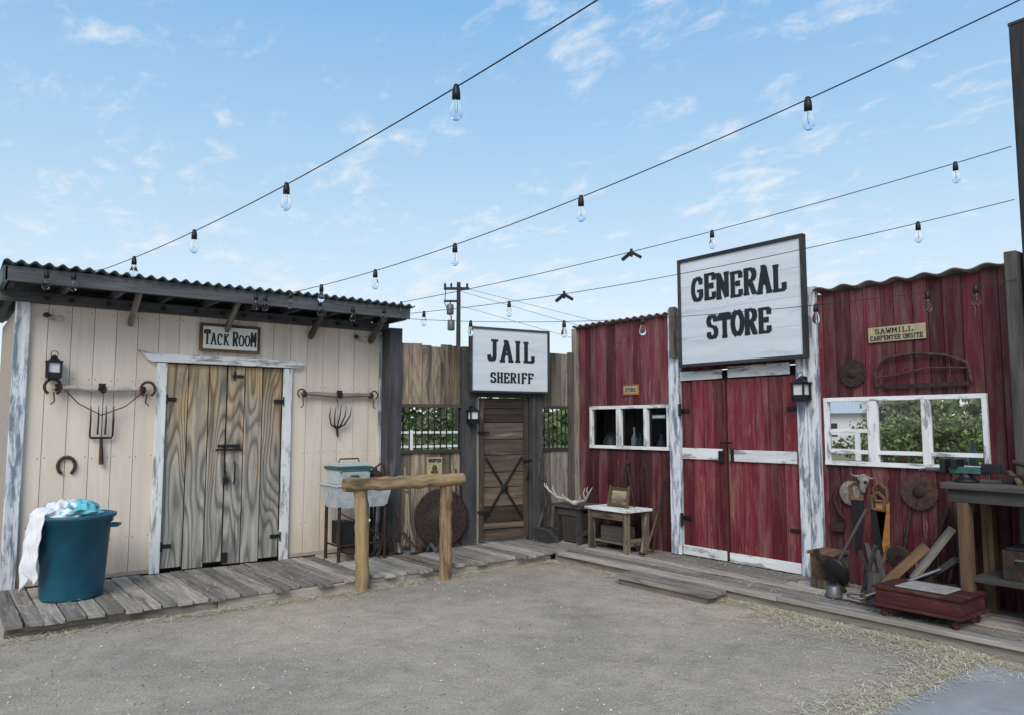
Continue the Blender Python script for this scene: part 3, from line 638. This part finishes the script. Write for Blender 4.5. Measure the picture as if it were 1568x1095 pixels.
mb=MB(STORE); mb.lathe([(.001,0),(.09,0),(.11,.05),(.10,.2),(.04,.26),(.001,.27)],(.5,.16,1.25),'steel',16); mb.tube([(.6,.14,1.3),(.68,.12,1.36),(.7,.12,1.42)],.012,'steel'); mb.tube([(.40,.14,1.32),(.35,.14,1.38),(.40,.14,1.46)],.01,'steel'); mb.build('kettle')
mb=MB(STORE); mb.box(1.34,1.56,.005,.008,1.69,1.74,'green'); text(mb,'HARDWARE',1.35,1.55,1.70,1.73,.003,'signwhite',w=.16); mb.build('window_card')
mb=MB(STORE)
for i in range(4):
    z0=2.31+i*.295; mb.box(1.97,3.50,-.165,-.14,z0,z0+.293,'signwhite','x',U(.3,.7))
for a in ((1.935,3.535,3.49,3.525),(1.935,3.535,2.275,2.308)): mb.box(a[0],a[1],-.185,-.12,a[2],a[3],'postdark','x')
mb.box(1.935,1.968,-.185,-.12,2.308,3.49,'postdark'); mb.box(3.502,3.535,-.185,-.12,2.308,3.49,'postdark')
for a in (1.72,3.36,): mb.box(a+.02,a+.10,-.118,-.066,2.4,3.0,'greywood')
mb.box(1.95,3.5,-.116,-.072,3.05,3.13,'greywood','x')
text(mb,'GENERAL',2.12,3.34,3.00,3.30,-.167,w=.15,rise=-.03); text(mb,'STORE',2.32,3.15,2.56,2.84,-.167,w=.16,rise=0.)
mb.build('general_store_sign')
mb=MB(STORE); mb.box(4.08,4.60,-.022,-.009,2.38,2.52,'paper','x'); text(mb,'SAWMILL',4.14,4.50,2.455,2.505,-.0235,w=.15); text(mb,'CARPENTER ONSITE',4.10,4.58,2.395,2.44,-.0235,w=.14); mb.build('sawmill_sign',.003)
mb=MB(STORE); mb.box(.88,1.15,-.02,-.009,1.99,2.12,'orangewood','x'); mb.box(.90,1.13,-.024,-.021,2.01,2.10,'paper','x'); text(mb,'STORE',.92,1.11,2.03,2.08,-.0255,w=.14); mb.build('small_wall_sign',.002)
lantern(STORE,3.44,1.96,-.14,1.15)
def sawblade(s,z,r,n=-.03,mat='rust',teeth=28,name='circular_saw_blade'):
    mb=MB(STORE); vs=[];N=teeth*2
    for k in range(N):
        a=2*math.pi*k/N; rr=r if k%2 else r*.93; vs.append((s+rr*math.cos(a),n,z+rr*math.sin(a)))
    vs+= [(v[0],n+.006,v[2]) for v in vs]
    fs=[tuple(range(N)),tuple(reversed(range(N,2*N)))]+[(i,(i+1)%N,N+(i+1)%N,N+i) for i in range(N)]
    mb.add(vs,fs,[(v[0],v[2]) for v in vs],mat,.5)
    mb.lathe([(.001,.02),(r*.28,.018),(r*.35,0)],(s,n,z),'darkrust',16,Matrix.Rotation(math.pi/2,4,'X')); mb.tube([(s,n,z),(s,0,z)],.008,'darkrust'); mb.build(name)
sawblade(3.92,2.11,.135,mat='darkrust',name='gear_wheel',teeth=16); sawblade(4.49,1.03,.165,n=-.05)
mb=MB(STORE)
mb.tube([(4.15,-.04,1.97),(4.14,-.04,2.12),(4.24,-.04,2.23),(4.5,-.04,2.25),(4.75,-.04,2.22),(4.93,-.04,2.15),(4.96,-.04,1.98)],.014,'rust',8)
mb.box(4.14,4.95,-.042,-.038,1.95,1.985,'darkrust','x'); mb.tube([(4.15,-.04,2.05),(4.35,-.04,2.07),(4.6,-.04,2.12),(4.93,-.04,2.1)],.009,'rust',6)
mb.tube([(4.4,0,2.24),(4.4,-.06,2.24)],.006,'blackmetal'); mb.build('bow_saw')
def bench(mb,x0,x1,y0,y1,z,mat,top,th=.04):
    mb.box(x0,x1,y0,y1,z-th,z,top,'y',.9)
    for a in (x0+.03,x1-.09):
        for c in (y0+.03,y1-.1): mb.box(a,a+.06,c,c+.07,.12,z-th-.002,mat)
    mb.box(x0+.035,x0+.055,y0+.1,y1-.1,z-th-.10,z-th-.002,mat,'y'); mb.box(x0+.03,x1-.03,y0+.035,y0+.055,.22,.28,mat,'x')
mb=MB(); bench(mb,6.42,6.86,6.16,6.88,.62,'tanwood','whitepeel',.03); mb.box(6.5,6.84,6.2,6.84,.2,.22,'tanwood','y'); mb.box(6.52,6.7,6.3,6.7,.221,.4,'darkwood','y'); mb.build('wooden_bench',.004)
mb=MB(); bench(mb,6.45,6.88,7.0,7.55,.60,'darkwood','darkwood'); mb.box(6.5,6.8,7.05,7.4,.13,.5,'darkwood','z',.2,tp=.9); mb.build('low_table',.004)
mb=MB()
def ant(b,d):
    b=Vector(b)
    m_=[b,b+Vector((.02,d*.12,.03)),b+Vector((-.02,d*.26,.05)),b+Vector((-.06,d*.38,.13)),b+Vector((-.05,d*.46,.22))]
    mb.tube(m_,[.02,.018,.016,.012,.004],'bone',8)
    for i,l in ((1,.08),(2,.16),(3,.10)): mb.tube([m_[i],m_[i]+Vector((-.05,d*.03,l*.6)),m_[i]+Vector((-.04,d*.05,l))],[.012,.009,.003],'bone',6)
ant((6.42,7.10,.64),1); ant((6.42,7.05,.64),-.8); mb.ball((6.44,7.07,.64),.05,.06,.035,'bone'); mb.build('deer_antlers')
mb=MB(); T=Matrix.Translation((6.62,6.5,.62))@Matrix.Rotation(math.radians(10),4,'Y'); mb.M=T
mb.box(0,.02,-.16,.16,0,.24,'brownwood','y'); mb.box(-.004,-.001,-.12,.12,.04,.2,'tanwood','y'); mb.box(-.02,.0,-.17,-.14,0,.26,'brownwood'); mb.box(-.02,0,.14,.17,0,.26,'brownwood'); mb.build('wooden_frame',.003)
mb=MB(); mb.tube([(6.80,6.75,.62),(6.90,6.6,1.12)],.014,'darkrust'); mb.tube([(6.80,6.40,.62),(6.90,6.6,1.12)],.014,'darkrust'); mb.ball((6.9,6.6,1.14),.03,.03,.04,'darkrust'); mb.box(6.86,6.9,6.58,6.62,.8,1.1,'darkrust'); mb.tube([(6.83,6.7,.8),(6.83,6.46,.8)],.01,'darkrust'); mb.build('tongs')
mb=MB(); mb.tube([(6.75,6.08,.12),(6.90,6.0,.95),(6.88,5.97,.99),(6.84,5.96,.95)],.014,'darkrust'); mb.build('walking_cane')
mb=MB(); mb.tube([(6.5,6.02,.13),(6.86,6.25,.62)],.018,'tanwood'); mb.tube([(6.45,5.9,.16),(6.5,6.02,.14),(6.55,6.14,.2)],[.006,.02,.006],'darkrust'); mb.tube([(6.6,6.05,.13),(6.9,6.1,.6)],.015,'brownwood'); mb.build('pickaxe')
mb=MB()
mb.box(6.2,6.42,7.35,7.6,.12,.3,'postdark','y'); mb.tube([(6.3,7.5,.3),(6.32,7.55,.75)],.015,'darkrust'); mb.tube([(6.25,7.4,.3),(6.4,7.5,.6),(6.35,7.6,.9)],.012,'blackmetal'); mb.tube([(6.2,7.6,.12),(6.5,7.65,.7)],.02,'darkwood'); mb.build('iron_stand',.004)
# ------------------------------------------------------------------ workshop clutter, right
mb=MB()
mb.box(6.28,6.90,1.3,2.66,1.12,1.17,'darkwood','y',1.); mb.box(6.32,6.88,1.32,2.62,1.02,1.118,'darkwood','y',.3)
for a in (6.36,6.8):
    for c in (1.4,2.52): mb.box(a-.04,a+.05,c-.04,c+.04,.12,1.018,'brownwood',tint=.4)
mb.box(6.36,6.8,1.42,2.5,.42,.46,'darkwood','y'); mb.build('workbench',.005)
mb=MB()
mb.box(6.42,6.75,1.9,2.3,.462,.68,'darkrust','y'); mb.box(6.44,6.73,1.92,2.28,.682,.70,'blackmetal','y'); mb.tube([(6.42,2.0,.6),(6.38,2.0,.62),(6.38,2.2,.62),(6.42,2.2,.6)],.01,'steel'); mb.build('tool_box',.006)
mb=MB(); x_,y_=6.42,2.52
mb.lathe([(.001,0),(.09,0),(.09,.02),(.05,.04),(.045,.07),(.001,.07)],(x_,y_,1.17),'blackmetal',16)
mb.box(x_-.05,x_+.05,y_-.12,y_+.10,1.24,1.29,'green','y'); mb.box(x_-.08,x_+.08,y_+.04,y_+.08,1.28,1.35,'blackmetal'); mb.box(x_-.08,x_+.08,y_+.12,y_+.16,1.24,1.35,'blackmetal'); mb.tube([(x_,y_-.1,1.26),(x_,y_+.3,1.26)],.016,'steel'); mb.tube([(x_-.1,y_+.3,1.26),(x_+.1,y_+.3,1.26)],.008,'steel'); mb.box(x_-.03,x_+.03,y_-.25,y_-.12,1.25,1.32,'blackmetal'); mb.build('bench_vise',.004)
mb=MB(); mb.box(6.5,6.75,2.2,2.3,1.175,1.23,'darkrust','x'); mb.tube([(6.4,2.15,1.19),(6.8,2.35,1.24)],.02,'brownwood'); mb.box(6.45,6.52,1.9,2.1,1.175,1.28,'darkrust'); mb.tube([(6.45,2.0,1.28),(6.45,2.2,1.34)],.018,'darkrust'); mb.build('hand_plane',.003)
mb=MB(); X0,X1,Y0,Y1=5.99,6.44,2.44,3.06
mb.box(X0,X1,Y0,Y1,.22,.33,'redchest','y'); mb.box(X0-.02,X1+.02,Y0-.02,Y1+.02,.332,.352,'redchest','y'); mb.box(X0-.02,X1+.02,Y0-.02,Y1+.02,.195,.218,'redchest','y')
mb.box(X0+.07,X1-.07,Y0+.12,Y1-.12,.353,.360,'scaleplate','y',.6)
for a in (X0+.04,X1-.04):
    for c in (Y0+.05,Y1-.05): mb.lathe([(.001,0),(.022,0),(.03,.03),(.018,.05),(.034,.075)],(a,c,.12),'redchest',10)
mb.build('platform_scale',.005)
mb=MB()
mb.beam((6.45,2.98,.35),(6.62,2.72,.78),.08,.05,'greywood',.7); mb.beam((6.25,3.3,.13),(6.55,2.9,.62),.05,.07,'brownwood'); mb.beam((6.7,3.2,.13),(6.5,2.65,.55),.05,.05,'darkwood')
mb.tube([(6.2,3.25,.2),(6.6,2.7,.5)],.014,'steel'); mb.tube([(6.3,3.1,.3),(6.7,2.75,.3)],.02,'darkrust'); mb.box(6.5,6.66,2.85,3.0,.13,.42,'darkrust'); mb.lathe([(.03,-.01),(.11,-.01),(.11,.01),(.03,.01)],(6.5,3.1,.5),'darkrust',20,Matrix.Rotation(1.3,4,'Y')); mb.build('wood_splitter',.003)
def handsaw(s,z0,z1,mat,tilt,name='hand_saw'):
    mb=MB(STORE@Matrix.Translation((s,0,0))@Matrix.Rotation(math.radians(tilt),4,'Y'))
    L=[(-.02,z0),(.03,z0),(.075,z1-.16),(-.06,z1-.16)]
    vs=[(a,-.05,z) for a,z in L]+[(a,-.046,z) for a,z in L]
    mb.add(vs,[(0,1,2,3),(7,6,5,4),(0,4,5,1),(1,5,6,2),(2,6,7,3),(3,7,4,0)],[(v[0],v[2]) for v in vs],mat,.5)
    mb.tube([(-.05,-.05,z1-.16),(-.06,-.05,z1-.04),(0,-.05,z1),(.06,-.05,z1-.05),(.06,-.05,z1-.16),(-.05,-.05,z1-.16)],.017,'brownwood',8); mb.build(name)
handsaw(3.92,.45,1.08,'blackmetal',0); handsaw(4.06,.38,1.0,'blackmetal',4); handsaw(4.20,.40,1.08,'orangewood',-3)
mb=MB(STORE@Matrix.Translation((4.0,-.07,1.08))@Matrix.Rotation(math.radians(6),4,'Y'))
mb.lathe([(.001,-.10),(.025,-.095),(.03,-.05),(.045,0),(.058,.04),(.04,.07),(.001,.08)],(0,0,0),'oldbone',18,sc=(1,.6))
mb.ball((-.033,-.025,.01),.015,.012,.016,'dark'); mb.ball((.033,-.025,.01),.015,.012,.016,'dark'); mb.tube([(-.045,0,.05),(-.09,-.01,.05),(-.12,-.02,.07)],[.012,.009,.003],'oldbone'); mb.tube([(.045,0,.05),(.09,-.01,.05),(.12,-.02,.07)],[.012,.009,.003],'oldbone'); mb.build('animal_skull')
mb=MB(STORE); mb.lathe([(.001,.01),(.11,.01),(.12,0),(.001,-.005)],(3.86,-.03,.97),'oldbone',26,Matrix.Rotation(math.pi/2,4,'X')); mb.tube([(3.86,-.03,1.07),(3.86,-.02,1.2)],.01,'rust'); mb.build('hanging_pan')
mb=MB(STORE); mb.tube([(3.72,-.03,1.02),(3.70,-.05,.9),(3.74,-.05,.78),(3.80,-.04,.72)],.014,'darkrust'); mb.box(3.66,3.78,-.06,-.02,.6,.68,'darkrust'); mb.build('hanging_hook')
mb=MB(); mb.box(6.55,6.8,3.72,3.95,.12,.42,'tanwood','z',.1); mb.box(6.53,6.82,3.70,3.97,.421,.45,'brownwood','x'); mb.box(6.545,6.55,3.74,3.93,.2,.34,'rust'); mb.build('wooden_crate',.004)
mb=MB(); mb.tube([(6.45,3.62,.4),(6.75,3.5,.85)],.014,'darkwood'); mb.lathe([(.001,0),(.10,.01),(.12,.03),(.10,.06),(.001,.07)],(6.42,3.64,.30),'blackmetal',16,Matrix.Rotation(math.radians(70),4,'Y'),sc=(1.2,1)); mb.build('shovel')
mb=MB()
for i in range(20):
    a,c=U(6.3,6.85),U(2.75,3.7); h=U(.05,.28); k=random.choice(['darkrust','rust','steel','blackmetal','brownwood','darkwood'])
    if i%3==1: mb.lathe([(.001,0),(U(.04,.08),0),(.05,h),(.001,h)],(a,c,.122),k,14)
    else: mb.beam((a,c,.14),(a+U(-.15,.2),c+U(-.3,.3),.14+h*1.8),U(.02,.05),.03,k)
mb.tube([(6.2,3.3,.16)]+[(6.3+.1*math.cos(t),3.35+.1*math.sin(t),.17) for t in [i*.6 for i in range(11)]],.01,'steel')
mb.tube([(6.2+.02*math.sin(i),3.0+i*.05,.135) for i in range(12)],.008,'darkrust'); mb.build('rusty_tools',.002)
mb=MB()
for (sx,sz,ex,ez) in ((4.75,.3,4.95,1.1),(5.05,.3,5.0,1.12),(4.6,.4,4.72,.9),(4.35,.2,4.4,.85)):
    mb.tube([(6.8,7.6-sx,sz),(6.94,7.6-ex,ez)],.016,'darkrust')
mb.box(6.75,6.95,2.7,2.74,.3,.9,'darkwood'); mb.build('iron_bars')
# ------------------------------------------------------------------ tall post
mb=MB(); mb.box(6.80,6.93,2.03,2.17,.0,4.86,'postdark',tint=.1); mb.box(6.76,6.95,2.20,2.29,.12,3.0,'darkwood',tint=.9); mb.box(6.795,6.935,2.025,2.175,4.862,4.89,'postdark'); mb.build('tall_post',.006)
mb=MB(); mb.beam((6.5,2.15,.12),(6.8,2.2,.5),.05,.08,'darkwood'); mb.beam((6.0,1.9,.14),(6.7,2.2,.35),.06,.06,'darkwood'); mb.build('timber_brace')
# ------------------------------------------------------------------ string lights
def bulb(mb,p):
    x,y,z=p
    mb.lathe([(.001,.012),(.012,.012),(.018,-.01),(.021,-.03),(.021,-.062),(.001,-.062)],p,'blackmetal',12)
    mb.lathe([(.016,-.062),(.018,-.076),(.030,-.105),(.034,-.127),(.030,-.150),(.016,-.168),(.001,-.173)],p,'glass',16)
    mb.tube([(x-.005,y,z-.07),(x-.007,y,z-.12),(x,y,z-.135),(x+.007,y,z-.12),(x+.005,y,z-.07)],.0012,'steel',4)
def wire(p0,p1,sag,bul,clips=(),ext=None,r=.0038,extra=()):
    p0,p1=Vector(p0),Vector(p1)
    f=lambda t:p0.lerp(p1,t)+Vector((0,0,-4*sag*t*(1-t)))
    mb=MB(); t1=ext or 1.; mb.tube([f(t1*i/40) for i in range(41)],r,'blackmetal',6); w=mb.build('wire')
    mb=MB()
    for t in bul: bulb(mb,f(t))
    for e in extra: bulb(mb,Vector(e))
    for t in clips:
        p=f(t)
        for sx in (-1,1): mb.beam(p+Vector((0,0,-.005)),p+Vector((.03*sx,-.10*sx,-.07)),.025,.03,'blackmetal')
        mb.tube([p+Vector((0,0,.03)),p+Vector((0,0,-.05))],.014,'blackmetal')
    ob=[w]
    if mb.v: ob.append(mb.build('bulbs'))
    group('string_lights',ob)
wire((1.19,7.74,3.06),(2.12,2.16,3.4),.10,[.119,.327,.562,.845],ext=1.12,extra=[(.93,7.72,2.98),(.72,7.72,2.97)])
wire((2.89,7.74,3.0),(3.73,1.14,3.5),.16,[.02,.113,.253,.42,.618,.855],ext=1.2,extra=[(2.58,7.72,2.96),(2.68,7.72,2.96)])
wire((4.3,7.74,3.05),(6.8,2.2,3.86),.085,[.0,.602,.935],clips=[.469])
wire((4.45,7.95,2.95),(6.8,2.2,3.42),.12,[.05,.24,.889],clips=[.35],r=.0034)
wire((4.4,8.0,2.90),(6.75,2.2,2.76),.16,[.17,.36,.50,.76,.90,.955],r=.003)
wire((3.18,7.74,2.99),(4.3,7.74,3.0),.06,[.1,.45,.8],r=.003)
wire((.72,7.74,2.99),(1.19,7.74,3.06),.03,[],r=.003)
# ------------------------------------------------------------------ background
mb=MB(); px,py=19.35,29.3
mb.tube([(px,py,0),(px,py,8.3)],[.13,.09],'postdark',10); R_=Vector((.793,-.61,0)); P0=Vector((px,py,0))
mb.beam(P0-R_*.7+Vector((0,0,8.0)),P0+R_*.5+Vector((0,0,8.0)),.1,.12,'postdark'); mb.beam(P0-R_*.7+Vector((0,0,7.4)),P0+R_*.1+Vector((0,0,7.4)),.08,.1,'postdark')
for d,z in ((-.45,6.75),(-.40,6.0)):
    c=P0+R_*d+Vector((0,-.1,z)); mb.lathe([(.001,0),(.15,0),(.17,.05),(.17,.42),(.15,.48),(.001,.5)],c,'steel',14); mb.tube([c+Vector((0,0,.5)),c+Vector((0,0,.7))],.03,'darkrust')
for d in (-.65,-.35,.4): mb.tube([P0+R_*d+Vector((0,0,8.0)),P0+R_*d+Vector((0,0,8.25))],.05,'darkrust')
mb.tube([P0-R_*.6+Vector((0,0,8.2)),P0-R_*.65+Vector((0,0,7.3)),P0-R_*.4+Vector((0,0,6.7))],.02,'blackmetal',5)
for z,e in ((8.1,5.),(7.9,4.2),(7.2,3.6)):
    mb.tube([P0+Vector((0,0,z)),P0+R_*8+Vector((0,0,(z+e)/2-.5)),P0+R_*18+Vector((0,0,e))],.009,'blackmetal',5)
mb.build('utility_pole')
def fence(p0,p1,name='white_rail_fence'):
    mb=MB(); p0,p1=Vector(p0),Vector(p1); L=(p1-p0).length; k=int(L/2.4)
    for i in range(k+1):
        p=p0.lerp(p1,i/k); mb.box(p.x-.05,p.x+.05,p.y-.05,p.y+.05,0,1.45,'whitepaint')
    for z in (.5,.95,1.38): mb.beam(p0+Vector((0,0,z)),p1+Vector((0,0,z)),.04,.07,'whitepaint')
    mb.build(name)
fence((19,10,0),(19,18,0)); fence((4,20,0),(16.5,20,0))
mb=MB(); mb.box(44,48,23,29,0,2.3,'whitepaint'); vs=[(43.6,22.7,2.3),(48.4,22.7,2.3),(48.4,29.3,2.3),(43.6,29.3,2.3),(46,22.7,3.3),(46,29.3,3.3)]
mb.add(vs,[(0,3,5,4),(1,4,5,2),(0,4,1),(3,2,5)],[(v[0],v[1]) for v in vs],'galv',.5)
mb.box(43.96,44.02,24.4,25.4,.9,1.7,'dark'); mb.box(43.96,44.02,26.2,27.1,0,2.0,'brownwood'); mb.build('farm_shed')
def shrub(mb,c,rx,ry,h,n,ls):
    cl=[(c[0]+U(-.6,.6)*rx,c[1]+U(-.6,.6)*ry,h*U(.2,.85),U(.3,.6)) for _ in range(9)]
    for i in range(n):
        q=random.choice(cl); d=Vector((random.gauss(0,1),random.gauss(0,1),random.gauss(0,1))).normalized(); rr=q[3]*(R()**.4)
        p=Vector((q[0]+d.x*rr*rx,q[1]+d.y*rr*ry,max(.03,q[2]+d.z*rr*h*.6)))
        a=Vector((U(-1,1),U(-1,1),U(-1,1))).normalized(); b_=a.cross(d+Vector((.01,.02,.03))).normalized(); s_=ls*U(.6,1.3)
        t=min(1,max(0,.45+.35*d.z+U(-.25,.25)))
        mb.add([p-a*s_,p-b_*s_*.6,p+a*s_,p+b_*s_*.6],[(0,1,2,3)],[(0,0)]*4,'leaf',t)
mb=MB()
for i in range(26): shrub(mb,(U(22,34),U(-4,14)),U(1.,1.8),U(1.,1.8),U(.9,1.6),420,.075)
for i in range(12): 
    q=U(22,27); shrub(mb,(q,q*U(.38,.50)),U(1.2,2),U(1.2,2),U(1.5,2.1),620,.075)
for i in range(18): shrub(mb,(U(5,22),U(23,32)),U(1.,2.),U(1.,2.),U(1.,2.),380,.09)
mb.build('background_shrubs')
mb=MB()
for i in range(70):
    a=math.radians(-20+i*115/69+U(-1,1)); d=U(50,64); shrub(mb,(d*math.cos(a),d*math.sin(a)),U(2.8,4.2),U(2.8,4.2),U(2.8,4.8),420,.36)
mb.build('distant_tree_line')
# ------------------------------------------------------------------ straw, pebbles
mb=MB()
def straw(x,y,z=.004,l=None,hw=.0016):
    l=l or U(.02,.09); a=U(0,math.pi*2); d=Vector((math.cos(a),math.sin(a),U(-.05,.25)))*l/2; w=Vector((-math.sin(a),math.cos(a),0))*hw
    p=Vector((x,y,z+abs(d.z)+U(0,.010)))
    mb.add([p-d-w,p-d+w,p+d+w,p+d-w],[(0,1,2,3)],[(0,0)]*4,'straw',R())
def dens(t): return .5+.5*math.sin(t*3.1+1)*math.sin(t*1.3)
for i in range(8000):
    t=U(.4,5.9)
    if R()<.15+.85*dens(t): straw(t,6.9-abs(random.gauss(0,.07+.06*dens(t*2))))
for i in range(10000):
    t=U(2.2,6.9)
    if R()<.3+.7*dens(t+2): straw(5.93-abs(random.gauss(0,.09)),t)
for i in range(3800): straw(U(3.2,5.9),2.2+abs(random.gauss(0,.16)),.006)
for i in range(2200): straw(5.85-abs(random.gauss(0,.22)),U(1.9,4.0))
for i in range(400): straw(U(2.5,5.7),2.2-abs(random.gauss(0,.05)),.016)
for i in range(3500): straw(U(-3,5.8),U(2.3,6.8),l=U(.01,.05))
for i in range(900): straw(U(.6,6.9),U(6.95,8.2),.128)
for i in range(700): straw(U(6,6.9),U(2,6.8),.128)
mb.build('straw')
mb=MB()
for i in range(7000):
    x,y=U(-3.5,5.85),U(2.2,6.85)
    r=.003+.008*R()**4; p=Vector((x,y,r*.3)); vs=[p+Vector(q)*r*U(.7,1.3) for q in ((1,0,0),(0,1,0),(-1,0,0),(0,-1,0),(0,0,.8))]
    mb.add(vs,[(0,1,4),(1,2,4),(2,3,4),(3,0,4)],[(0,0)]*5,'pebble',R())
mb.build('gravel')
# ------------------------------------------------------------------ camera
cam=bpy.data.cameras.new('camera'); co=bpy.data.objects.new('camera',cam); scene.collection.objects.link(co)
cam.lens=26.3; cam.sensor_width=36; cam.clip_end=2000; co.location=(0,0,1.62); co.rotation_euler=(math.radians(95.09),0,math.radians(-37.57)); scene.camera=co
# ------------------------------------------------------------------ light
el=math.radians(40); az=Vector((-.75,-.66)).normalized()
sun=bpy.data.lights.new('sun','SUN'); sun.energy=2.75; sun.angle=math.radians(36); sun.color=(1,.94,.84)
so=bpy.data.objects.new('sun',sun); scene.collection.objects.link(so)
d=Vector((az.x*math.cos(el),az.y*math.cos(el),math.sin(el))); so.rotation_euler=d.to_track_quat('Z','Y').to_euler(); so.location=(0,0,20)
w=bpy.data.worlds.new('World'); scene.world=w; w.use_nodes=True; nt=w.node_tree; nt.nodes.clear()
out=nd(nt,'ShaderNodeOutputWorld'); sky=nd(nt,'ShaderNodeTexSky',sky_type='NISHITA',sun_disc=False); sky.sun_elevation=el; sky.sun_rotation=math.atan2(az.x,az.y); sky.dust_density=1.; sky.ozone_density=1.5
bg=nd(nt,'ShaderNodeBackground',{'Strength':.15}); nt.links.new(sky.outputs[0],bg.inputs[0])
tc=nd(nt,'ShaderNodeTexCoord'); sx=nd(nt,'ShaderNodeSeparateXYZ'); nt.links.new(tc.outputs['Generated'],sx.inputs[0])
# thin haze layer: pale near the horizon, bluer high up
hc=ramp(nt,[(.0,(.90,.96,1.0)),(.15,(.76,.90,1.0)),(.30,(.52,.76,.98)),(.5,(.28,.57,.93)),(1.,(.20,.42,.80))],sx.outputs[2])
bh=nd(nt,'ShaderNodeBackground',{'Strength':.98}); nt.links.new(hc.outputs[0],bh.inputs[0])
m1=nd(nt,'ShaderNodeMixShader',{0:.80}); nt.links.new(bg.outputs[0],m1.inputs[1]); nt.links.new(bh.outputs[0],m1.inputs[2])
zz=mth(nt,'MAXIMUM',mth(nt,'ADD',sx.outputs[2],.22),.05)
dv=nd(nt,'ShaderNodeVectorMath',operation='DIVIDE'); cb=nd(nt,'ShaderNodeCombineXYZ')
for i in range(3): nt.links.new(zz,cb.inputs[i])
nt.links.new(tc.outputs['Generated'],dv.inputs[0]); nt.links.new(cb.outputs[0],dv.inputs[1])
fl=nd(nt,'ShaderNodeVectorMath',operation='MULTIPLY'); nt.links.new(dv.outputs[0],fl.inputs[0]); fl.inputs[1].default_value=(1,1,0)
v1=mapping(nt,fl.outputs[0],(1.25,.85,1),(5.3,2.1,0),(0,0,.64))
na=noise(nt,v1,9.,8,.60,.35); nb_=noise(nt,v1,2.3,3,.5,.3); nc_=noise(nt,v1,26.,5,.6,.2)
mu=mth(nt,'MULTIPLY_ADD',nb_,.75,mth(nt,'MULTIPLY_ADD',nc_,.22,na))
mr=nd(nt,'ShaderNodeMapRange',{'From Min':.98,'From Max':1.32,'To Min':0.,'To Max':.72},interpolation_type='SMOOTHSTEP'); nt.links.new(mu,mr.inputs[0])
bc=nd(nt,'ShaderNodeBackground',{'Color':(.94,.97,1,1),'Strength':.97}); ms=nd(nt,'ShaderNodeMixShader')
nt.links.new(mr.outputs[0],ms.inputs[0]); nt.links.new(m1.outputs[0],ms.inputs[1]); nt.links.new(bc.outputs[0],ms.inputs[2]); nt.links.new(ms.outputs[0],out.inputs[0])
scene.view_settings.view_transform='Standard'; scene.view_settings.look='None'; scene.view_settings.exposure=0
